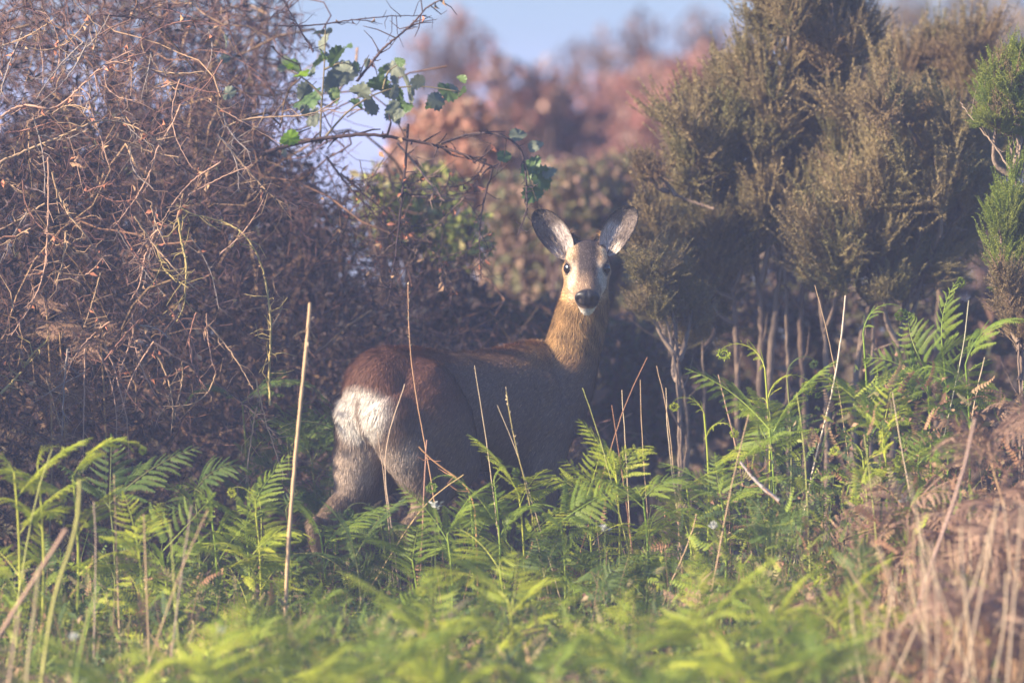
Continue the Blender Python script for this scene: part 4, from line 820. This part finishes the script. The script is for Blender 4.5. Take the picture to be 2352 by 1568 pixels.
    for vx, vy, s_, k in ((1160, 358, 34, 0), (1222, 385, 50, 0), (1248, 412, 56, 0), (1225, 445, 44, 0), (1262, 395, 30, 2), (1190, 310, 34, 2), (1230, 335, 30, 2)):
        s = s_ / PPM; q = P(vx, vy, .76) - b1; e = Euler((math.radians(rng.uniform(50, 110)), rng.normal() * .4, rng.uniform(-.8, .8)))
        link('leaf', LM[k], root2, Matrix.Translation(Vector(q)) @ e.to_matrix().to_4x4() @ Matrix.Diagonal((s * 1.15,) * 3 + (1,)) @ Matrix.Translation((-.5, 0, 0)))

# ------------------------------------------------------------------ tree heath
def plume_mesh(name, mat, seed, H=.16, W=.075, shoots=30, nn=44):
    r = np.random.default_rng(seed); g = Geo(); base = np.zeros((shoots, 3)); base[:, 2] = r.random(shoots) * H * .5
    az = r.random(shoots) * 6.28; out = W * (.15 + .85 * r.random(shoots)); top = base + np.stack([np.cos(az) * out, np.sin(az) * out, H * (.22 + .36 * r.random(shoots))], 1)
    mid = base * .5 + top * .5 + np.stack([np.cos(az) * out * .2, np.sin(az) * out * .2, -.01 * np.ones(shoots)], 1) + .006 * r.normal(size=(shoots, 3))
    tubes(g, np.stack([base, mid, top], 1), np.tile([.0013, .001, .0006], (shoots, 1)), 3)
    tubes(g, [np.stack([np.zeros(3), (.006, 0, H * .35), (0, .006, H * .7)])], [[.0022, .0017, .0009]], 4)
    k = shoots * nn; i = np.repeat(np.arange(shoots), nn); t = np.tile(np.linspace(.2, 1, nn), shoots) + .01 * r.normal(size=k); tt = np.clip(t, 0, 1)[:, None]
    pos = base[i] * (1 - tt) ** 2 + 2 * mid[i] * tt * (1 - tt) + top[i] * tt ** 2; ax = norm(top[i] - base[i]); d = norm(r.normal(size=(k, 3)) + ax * .5); w_ = norm(np.cross(d, r.normal(size=(k, 3)))) * .0013
    L = .0055 + .0055 * r.random(k); V = np.stack([pos - w_, pos + w_, pos + d * L[:, None]], 1); g.add(V, tris=np.arange(3 * k).reshape(-1, 3))
    return g.mesh(name, mat)
PLUME = {k: [plume_mesh('foliage', m, i * 7 + 1, W=[.06, .085, .05, .07][i], H=[.17, .14, .21, .11][i]) for i in range(4)] for k, m in (('olive', M_needle), ('bright', M_needle_b), ('brown', M_needle_d))}
def heath(y, lobes, base, label, tone='olive', n_per=26, limbs=(), mixb=.15, name='heath_shrub', depth=.16, psize=1.0, group=None):
    """lobes: (vx, vy, radius in photo px); base: where it is rooted; limbs: traced trunks; each lobe hangs on a branch off the nearest trunk"""
    b = P(base[0], base[1], y); b[2] = float(ground(b[0], y)) - .03
    root = bpy.data.objects.new(name, None); col.objects.link(root); root.location = b; tag(root, label, 'shrub', group); skel = []
    for pts, r in limbs:
        q = [P(px, py, y - depth * .6 + .025 * k) for k, (px, py) in enumerate(pts)]
        if pts[0][1] > 780: q = [np.array([q[0][0], q[0][1], float(ground(q[0][0], q[0][1])) - .04])] + q
        q = smooth_path(np.array(q), 8 * len(q)) - b; g = Geo(); n = len(q); q[1:-1] += .0012 * rng.normal(size=(n - 2, 3)); tubes(g, [q], (np.linspace(r, r * .4, n) * (1 + .12 * rng.normal(size=n)))[None], 8)
        for j in range(5):
            i = int(rng.integers(n // 3, n - 1)); e = q[i] + np.array([.05 * rng.normal(), .03 * rng.normal(), .05 + .07 * rng.random()]); tubes(g, [np.stack([q[i], (q[i] + e) / 2 + .008 * rng.normal(size=3), e])], [[r * .3, r * .25, r * .12]], 5)
        g.obj('trunk', M_bark, root, True); skel.append(q[n // 2:])
    skel = np.concatenate(skel) if skel else np.array([[0, 0, .05], [0, 0, .1]])
    for k, (vx, vy, r) in enumerate(lobes):
        c = P(vx, vy, y + rng.normal() * depth * .5); rr = r / PPM; cb = c - b
        dd = np.linalg.norm(skel - (cb - np.array([0, 0, .15])), axis=1); st = skel[int(np.argmin(dd))]
        mid = st * .5 + cb * .5 + np.array([(cb[0] - st[0]) * .15, 0, -.03]) + .02 * rng.normal(size=3); q = smooth_path(np.array([st, mid, cb - np.array([0, 0, rr * .3]), cb + np.array([0, 0, rr * .6])]), 18)
        g = Geo(); tubes(g, [q], (np.linspace(.0065, .0022, 18) * (1 + .3 * rng.random()))[None], 6)
        m = 8; i = rng.integers(8, 18, m); e = q[i] + rng.normal(size=(m, 3)) * rr * .5 + np.array([0, 0, rr * .3]); tubes(g, np.stack([q[i], q[i] * .5 + e * .5 - np.array([0, 0, .01]), e], 1), np.tile([.0024, .0018, .001], (m, 1)), 4)
        g.obj('limb', M_bark, root, True)
        n = max(6, int(n_per * (r / 90) ** 1.7)); lb = rng.normal(size=2) * .22; tn0 = 'brown' if rng.random() < mixb * .35 else tone
        for j in range(n):
            d = rng.normal(size=3); d /= np.linalg.norm(d); d *= rng.random() ** .4; o = c + d * np.array([rr, min(depth, rr * 1.1), rr * 1.05]) - np.array([0, 0, .06 * psize]); lean = Euler((rng.normal() * .3 + lb[0], rng.normal() * .3 + d[0] * .5 + lb[1], rng.uniform(0, 6.28)))
            s = rng.uniform(.6, 1.2) * psize; tn_ = 'brown' if rng.random() < mixb * .5 else tn0
            link('foliage', PLUME[tn_][int(rng.integers(0, 4))], root, Matrix.Translation(Vector(o - b)) @ lean.to_matrix().to_4x4() @ Matrix.Diagonal((s, s, s * rng.uniform(.85, 1.25), 1)))
    return root
def build_heath():
    def scatter(l, f=.55, k=3):   # break every traced lobe into a few uneven smaller ones
        out = []
        for x, y, r in l:
            out.append((x, y, r * .62))
            for _ in range(k): a_ = rng.uniform(0, 6.28); out.append((x + math.cos(a_) * r * .8, y + math.sin(a_) * r * .8, r * f * rng.uniform(.6, 1.05)))
        return out
    heath(1.5, scatter([(1850, 40, 100), (1800, -40, 70), (1890, -40, 70), (1770, 170, 95), (1900, 150, 95), (1680, 230, 70), (1650, 330, 85), (1745, 290, 90), (1860, 270, 90), (1640, 440, 80), (1740, 420, 85), (1840, 390, 80), (1690, 530, 60), (1620, 560, 65), (1800, 480, 50), (1930, 60, 45), (1560, 600, 55), (1540, 520, 35), (1650, 620, 45), (1600, 690, 45), (1590, 380, 40), (1880, 480, 45)]), (1740, 860),
          'tall olive heath shrub with bare forked trunks behind the bright fern fan',
          limbs=[([(1695, 880), (1690, 720), (1678, 610), (1650, 540), (1610, 480)], .011), ([(1745, 880), (1750, 720), (1748, 640), (1720, 570), (1710, 450), (1700, 300)], .012), ([(1765, 880), (1780, 700), (1790, 620), (1815, 520), (1850, 430), (1860, 250)], .012), ([(1750, 650), (1770, 560), (1775, 450), (1790, 300), (1830, 120)], .008), ([(1812, 880), (1808, 700), (1800, 600), (1805, 480)], .008), ([(1850, 880), (1830, 760), (1850, 600), (1905, 480), (1925, 400), (1910, 200)], .010), ([(1580, 860), (1545, 830), (1525, 780), (1515, 740)], .006), ([(1620, 830), (1605, 700), (1590, 620)], .005)], n_per=34)
    heath(1.3, scatter([(1960, 330, 80), (1950, 430, 85), (2060, 350, 90), (2150, 330, 85), (2110, 440, 90), (2210, 400, 75), (2010, 510, 80), (2210, 480, 60), (2110, 530, 70), (1940, 540, 60), (2060, 250, 50), (2000, 600, 50), (2080, 620, 50), (1900, 600, 40)]), (2030, 820), 'dark spreading heath shrub behind the tall green ferns', n_per=34,
          limbs=[([(1960, 880), (1990, 700), (2040, 560), (2070, 480), (2080, 330)], .011), ([(2050, 850), (2090, 640), (2150, 540), (2230, 470)], .010), ([(1900, 880), (1890, 700), (1905, 560), (1930, 480), (1960, 330)], .010), ([(2000, 850), (2010, 680), (2000, 560)], .008), ([(2090, 640), (2120, 500), (2160, 350)], .007)], mixb=.12)
    heath(2.1, [(2140, 120, 48), (2140, 190, 52), (2135, 260, 50), (2240, 110, 42), (2230, 190, 50), (2200, 260, 60), (2050, 190, 36), (2010, 230, 40), (2290, 300, 60), (2060, 140, 26)], (2150, 820), 'slender heath shrub with upright tips showing above the dark one', n_per=40, mixb=.25, limbs=[([(2150, 860), (2160, 600), (2150, 400), (2140, 200)], .009), ([(2160, 600), (2220, 400), (2235, 180)], .007), ([(2150, 420), (2080, 300), (2055, 170)], .005)])
    heath(.95, [(1505, 600, 45), (1550, 660, 55), (1500, 680, 42), (1590, 700, 45), (1560, 740, 40)], (1560, 880), 'small low green heath bush beside the deer\'s head', n_per=40, mixb=.1, depth=.1, psize=.7, limbs=[([(1565, 880), (1555, 780), (1540, 680)], .006), ([(1560, 800), (1520, 720), (1505, 630)], .005)])
    heath(1.2, [(1485, 385, 30), (1500, 375, 24)], (1640, 700), 'small brown heath sprig on a thin curved branch beside the deer\'s ear', tone='brown', n_per=60, depth=.05, psize=.55, limbs=[([(1640, 480), (1580, 460), (1530, 440), (1500, 405)], .004)])
    heath(.15, [(2290, 180, 34), (2325, 190, 48), (2320, 250, 45), (2290, 260, 34), (2350, 160, 40)], (2345, 900), 'bright-tipped heath crown on a bare stem at the edge of the ferns', tone='bright', n_per=90, depth=.08, psize=.6, mixb=.25, limbs=[([(2345, 880), (2340, 600), (2338, 420), (2318, 320), (2310, 270)], .006), ([(2338, 420), (2290, 340), (2230, 270), (2205, 235)], .0035), ([(2336, 400), (2345, 330), (2348, 290)], .004)])
    heath(.10, [(2320, 480, 42), (2340, 540, 50), (2300, 500, 30), (2325, 590, 45), (2350, 470, 40)], (2350, 900), 'bushy bright green heath shoot below the bare stem', tone='bright', n_per=90, depth=.08, psize=.6, mixb=.12, limbs=[([(2350, 900), (2345, 700), (2330, 560)], .005)])
    heath(.05, [(2335, 680, 38), (2345, 740, 40), (2320, 640, 26)], (2345, 930), 'reddish-brown lower tuft of heath beside the dark hollow', tone='brown', n_per=80, depth=.08, psize=.6, limbs=[([(2345, 930), (2340, 800), (2338, 700)], .005)])

# ------------------------------------------------------------------ blurred bushes behind
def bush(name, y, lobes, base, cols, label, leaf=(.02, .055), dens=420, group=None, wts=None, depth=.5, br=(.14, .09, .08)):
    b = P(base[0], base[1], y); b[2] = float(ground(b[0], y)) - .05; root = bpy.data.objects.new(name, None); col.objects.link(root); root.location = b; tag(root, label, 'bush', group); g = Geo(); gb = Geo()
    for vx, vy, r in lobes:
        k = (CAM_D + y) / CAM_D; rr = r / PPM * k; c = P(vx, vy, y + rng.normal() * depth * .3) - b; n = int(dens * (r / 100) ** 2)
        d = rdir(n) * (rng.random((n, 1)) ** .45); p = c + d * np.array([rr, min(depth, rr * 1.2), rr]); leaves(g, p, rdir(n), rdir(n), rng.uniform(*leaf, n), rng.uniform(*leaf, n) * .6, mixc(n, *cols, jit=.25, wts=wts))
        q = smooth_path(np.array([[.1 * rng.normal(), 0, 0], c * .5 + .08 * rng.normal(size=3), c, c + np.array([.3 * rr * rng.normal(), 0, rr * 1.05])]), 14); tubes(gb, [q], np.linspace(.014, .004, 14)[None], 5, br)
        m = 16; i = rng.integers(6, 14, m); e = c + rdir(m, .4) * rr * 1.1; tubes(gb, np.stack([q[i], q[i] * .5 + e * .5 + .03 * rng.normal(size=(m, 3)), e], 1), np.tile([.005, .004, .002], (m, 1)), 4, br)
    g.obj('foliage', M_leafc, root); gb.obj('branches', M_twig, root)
def build_background():
    g = Geo(); n = 42000; y = rng.uniform(2.6, 18, n); x = rng.uniform(-1, 1, n) * (1.7 + .06 * y); z = ground(x, y) + rng.random(n) ** 1.2 * .55
    leaves(g, np.stack([x, y, z], 1), rdir(n, .3), rdir(n), rng.uniform(.03, .09, n), rng.uniform(.015, .05, n), mixc(n, (.16, .12, .08), (.12, .12, .05), (.22, .13, .09), (.10, .08, .06), jit=.3))
    tag(g.obj('low_scrub', M_leafc), 'low dull scrub covering the heath behind the deer', 'scrub', kind='stuff')
    bush('shade_backing_bush', 2.7, [(60, 420, 150), (250, 420, 150), (440, 420, 150), (600, 450, 130), (710, 560, 115), (880, 730, 100), (1030, 720, 100), (60, 650, 150), (250, 650, 150), (440, 650, 150), (620, 680, 150), (760, 760, 140), (900, 820, 120), (60, 860, 150), (250, 880, 150), (440, 900, 150), (600, 900, 150), (120, 300, 90), (330, 300, 90), (500, 320, 100)], (400, 900), ((.06, .045, .05), (.075, .05, .052), (.05, .047, .055)), 'dark purple-brown backing bush added for the shaded depth of the bramble thicket', dens=520, leaf=(.02, .05), depth=.3)  # backing added behind the twigs; its very dark colours paint in shade
    red = ((.46, .20, .17), (.38, .18, .15), (.50, .31, .24), (.34, .24, .21)); ol = ((.20, .18, .09), (.27, .18, .12), (.32, .20, .15), (.15, .15, .08)); yg = ((.38, .40, .10), (.28, .33, .09), (.42, .36, .17))  # red leaf colours lightened to stand in for distant haze
    bush('autumn_bush', 10, [(1240, 220, 80), (1180, 270, 80), (1300, 280, 110), (1250, 330, 120), (1130, 180, 60)], (1240, 700), red, 'blurred red-leaved bush behind the looping bramble stem', dens=330)
    bush('autumn_bush', 11, [(1440, 250, 90), (1400, 330, 110), (1520, 200, 80), (1560, 270, 100), (1610, 170, 70), (1500, 350, 120)], (1480, 700), red, 'blurred pinkish-red bush between the deer and the tall heath', dens=600)
    bush('autumn_bush', 12, [(1010, 160, 60), (960, 110, 40), (1080, 110, 60), (1050, 60, 40)], (1040, 700), red, 'sparse blurred red bush showing through against the sky', dens=120)
    bush('autumn_bush', 13, [(1620, 90, 70), (1480, 90, 60), (1400, 130, 70), (1330, 150, 60), (1700, 120, 70)], (1560, 700), ((.26, .17, .16), (.30, .18, .15), (.22, .16, .15)), 'thin greyish-pink bush farthest back against the sky', dens=130)
    bush('olive_bush', 5, [(1300, 480, 120), (1420, 470, 120), (1240, 560, 110), (1350, 600, 120), (1470, 560, 90), (1180, 480, 80), (1500, 700, 90), (1440, 700, 100), (1300, 700, 100), (1180, 640, 90)], (1330, 860), ol, 'blurred olive and brown bush behind the deer\'s head', leaf=(.02, .05), dens=700)
    bush('olive_bush', 2.5, [(870, 450, 70), (930, 480, 80), (1000, 450, 80), (1050, 540, 80), (880, 540, 70), (980, 560, 80)], (960, 860), yg, 'yellow-green leafy bush glimpsed through the dark twig network', leaf=(.015, .04), dens=420, depth=.25)
    bush('brown_bush', 6, [(1000, 330, 100), (1100, 380, 110), (1050, 290, 80), (1150, 430, 100), (940, 400, 80)], (1050, 800), ((.44, .22, .15), (.48, .27, .19), (.34, .22, .15)), 'blurred orange-brown bush seen under the dark arching cane', dens=650)
    bush('brown_bush', 7, [(1980, 160, 90), (2040, 220, 90), (1950, 260, 80), (2290, 620, 80), (2240, 560, 70), (2280, 350, 80), (2330, 350, 70), (2330, 600, 80)], (2150, 800), ((.32, .19, .15), (.26, .17, .13), (.20, .17, .10)), 'blurred pinkish-brown bush showing between the heath shrubs', dens=330)
    bush('brown_bush', 14, [(2100, 40, 90), (2250, 30, 100), (2340, 90, 90), (2020, 60, 60), (2340, 200, 90)], (2200, 700), ((.34, .28, .20), (.40, .30, .24), (.26, .24, .16)), 'hazy buff bush farthest behind the slender heath', dens=200)
    bush('brown_bush', 3.3, [(100, 40, 130), (250, 30, 130), (400, 20, 120), (520, 60, 110), (600, 60, 90), (40, 150, 100), (330, 120, 100), (480, 160, 100), (600, 190, 90)], (300, 800), ((.22, .15, .14), (.27, .17, .14), (.16, .13, .12)), 'blurred purple-brown bush rising behind the bramble thicket', dens=170, leaf=(.012, .035), depth=.25)
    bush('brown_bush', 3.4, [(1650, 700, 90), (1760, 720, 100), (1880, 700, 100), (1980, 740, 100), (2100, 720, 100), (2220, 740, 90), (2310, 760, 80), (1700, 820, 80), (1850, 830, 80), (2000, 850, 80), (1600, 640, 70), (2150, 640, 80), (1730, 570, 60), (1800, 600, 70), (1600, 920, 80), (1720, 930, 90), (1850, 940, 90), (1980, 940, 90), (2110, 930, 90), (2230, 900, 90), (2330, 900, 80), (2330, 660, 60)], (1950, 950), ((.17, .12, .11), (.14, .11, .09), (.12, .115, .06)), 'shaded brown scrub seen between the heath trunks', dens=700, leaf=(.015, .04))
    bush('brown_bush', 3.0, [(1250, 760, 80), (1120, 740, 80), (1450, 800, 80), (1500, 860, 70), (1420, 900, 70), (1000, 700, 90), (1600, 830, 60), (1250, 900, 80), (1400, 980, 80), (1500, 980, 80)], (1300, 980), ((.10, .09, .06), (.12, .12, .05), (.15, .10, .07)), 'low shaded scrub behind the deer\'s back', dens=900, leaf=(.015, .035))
# ------------------------------------------------------------------ run
build_ground()
build_deer()
build_heath()
build_background()
build_thicket()
build_canes()
build_cover()
build_ferns()
build_stalks()

def build_haze():
    g = Geo(); x0, x1, y0, y1, z0, z1 = -6400., 6400., -6400., 9400., -5.0, 3.2
    v = [(x0, y0, z0), (x1, y0, z0), (x1, y1, z0), (x0, y1, z0), (x0, y0, z1), (x1, y0, z1), (x1, y1, z1), (x0, y1, z1)]
    g.add(v, quads=[(0, 3, 2, 1), (4, 5, 6, 7), (0, 1, 5, 4), (1, 2, 6, 5), (2, 3, 7, 6), (3, 0, 4, 7)])
    m = bpy.data.materials.new('morning_haze'); m.use_nodes = True; t = m.node_tree
    for nd in list(t.nodes):
        if nd.type == 'BSDF_PRINCIPLED': t.nodes.remove(nd)
    pv = t.nodes.new('ShaderNodeVolumePrincipled'); pv.inputs['Color'].default_value = (.54, .63, 1.0, 1); pv.inputs['Density'].default_value = HAZE; pv.inputs['Anisotropy'].default_value = 0.0
    t.links.new(pv.outputs[0], t.nodes['Material Output'].inputs['Volume'])
    o = g.obj('haze', m); tag(o, 'pale bluish morning haze hanging over the heath', 'haze', kind='stuff')
HAZE = 0.0018
build_haze()
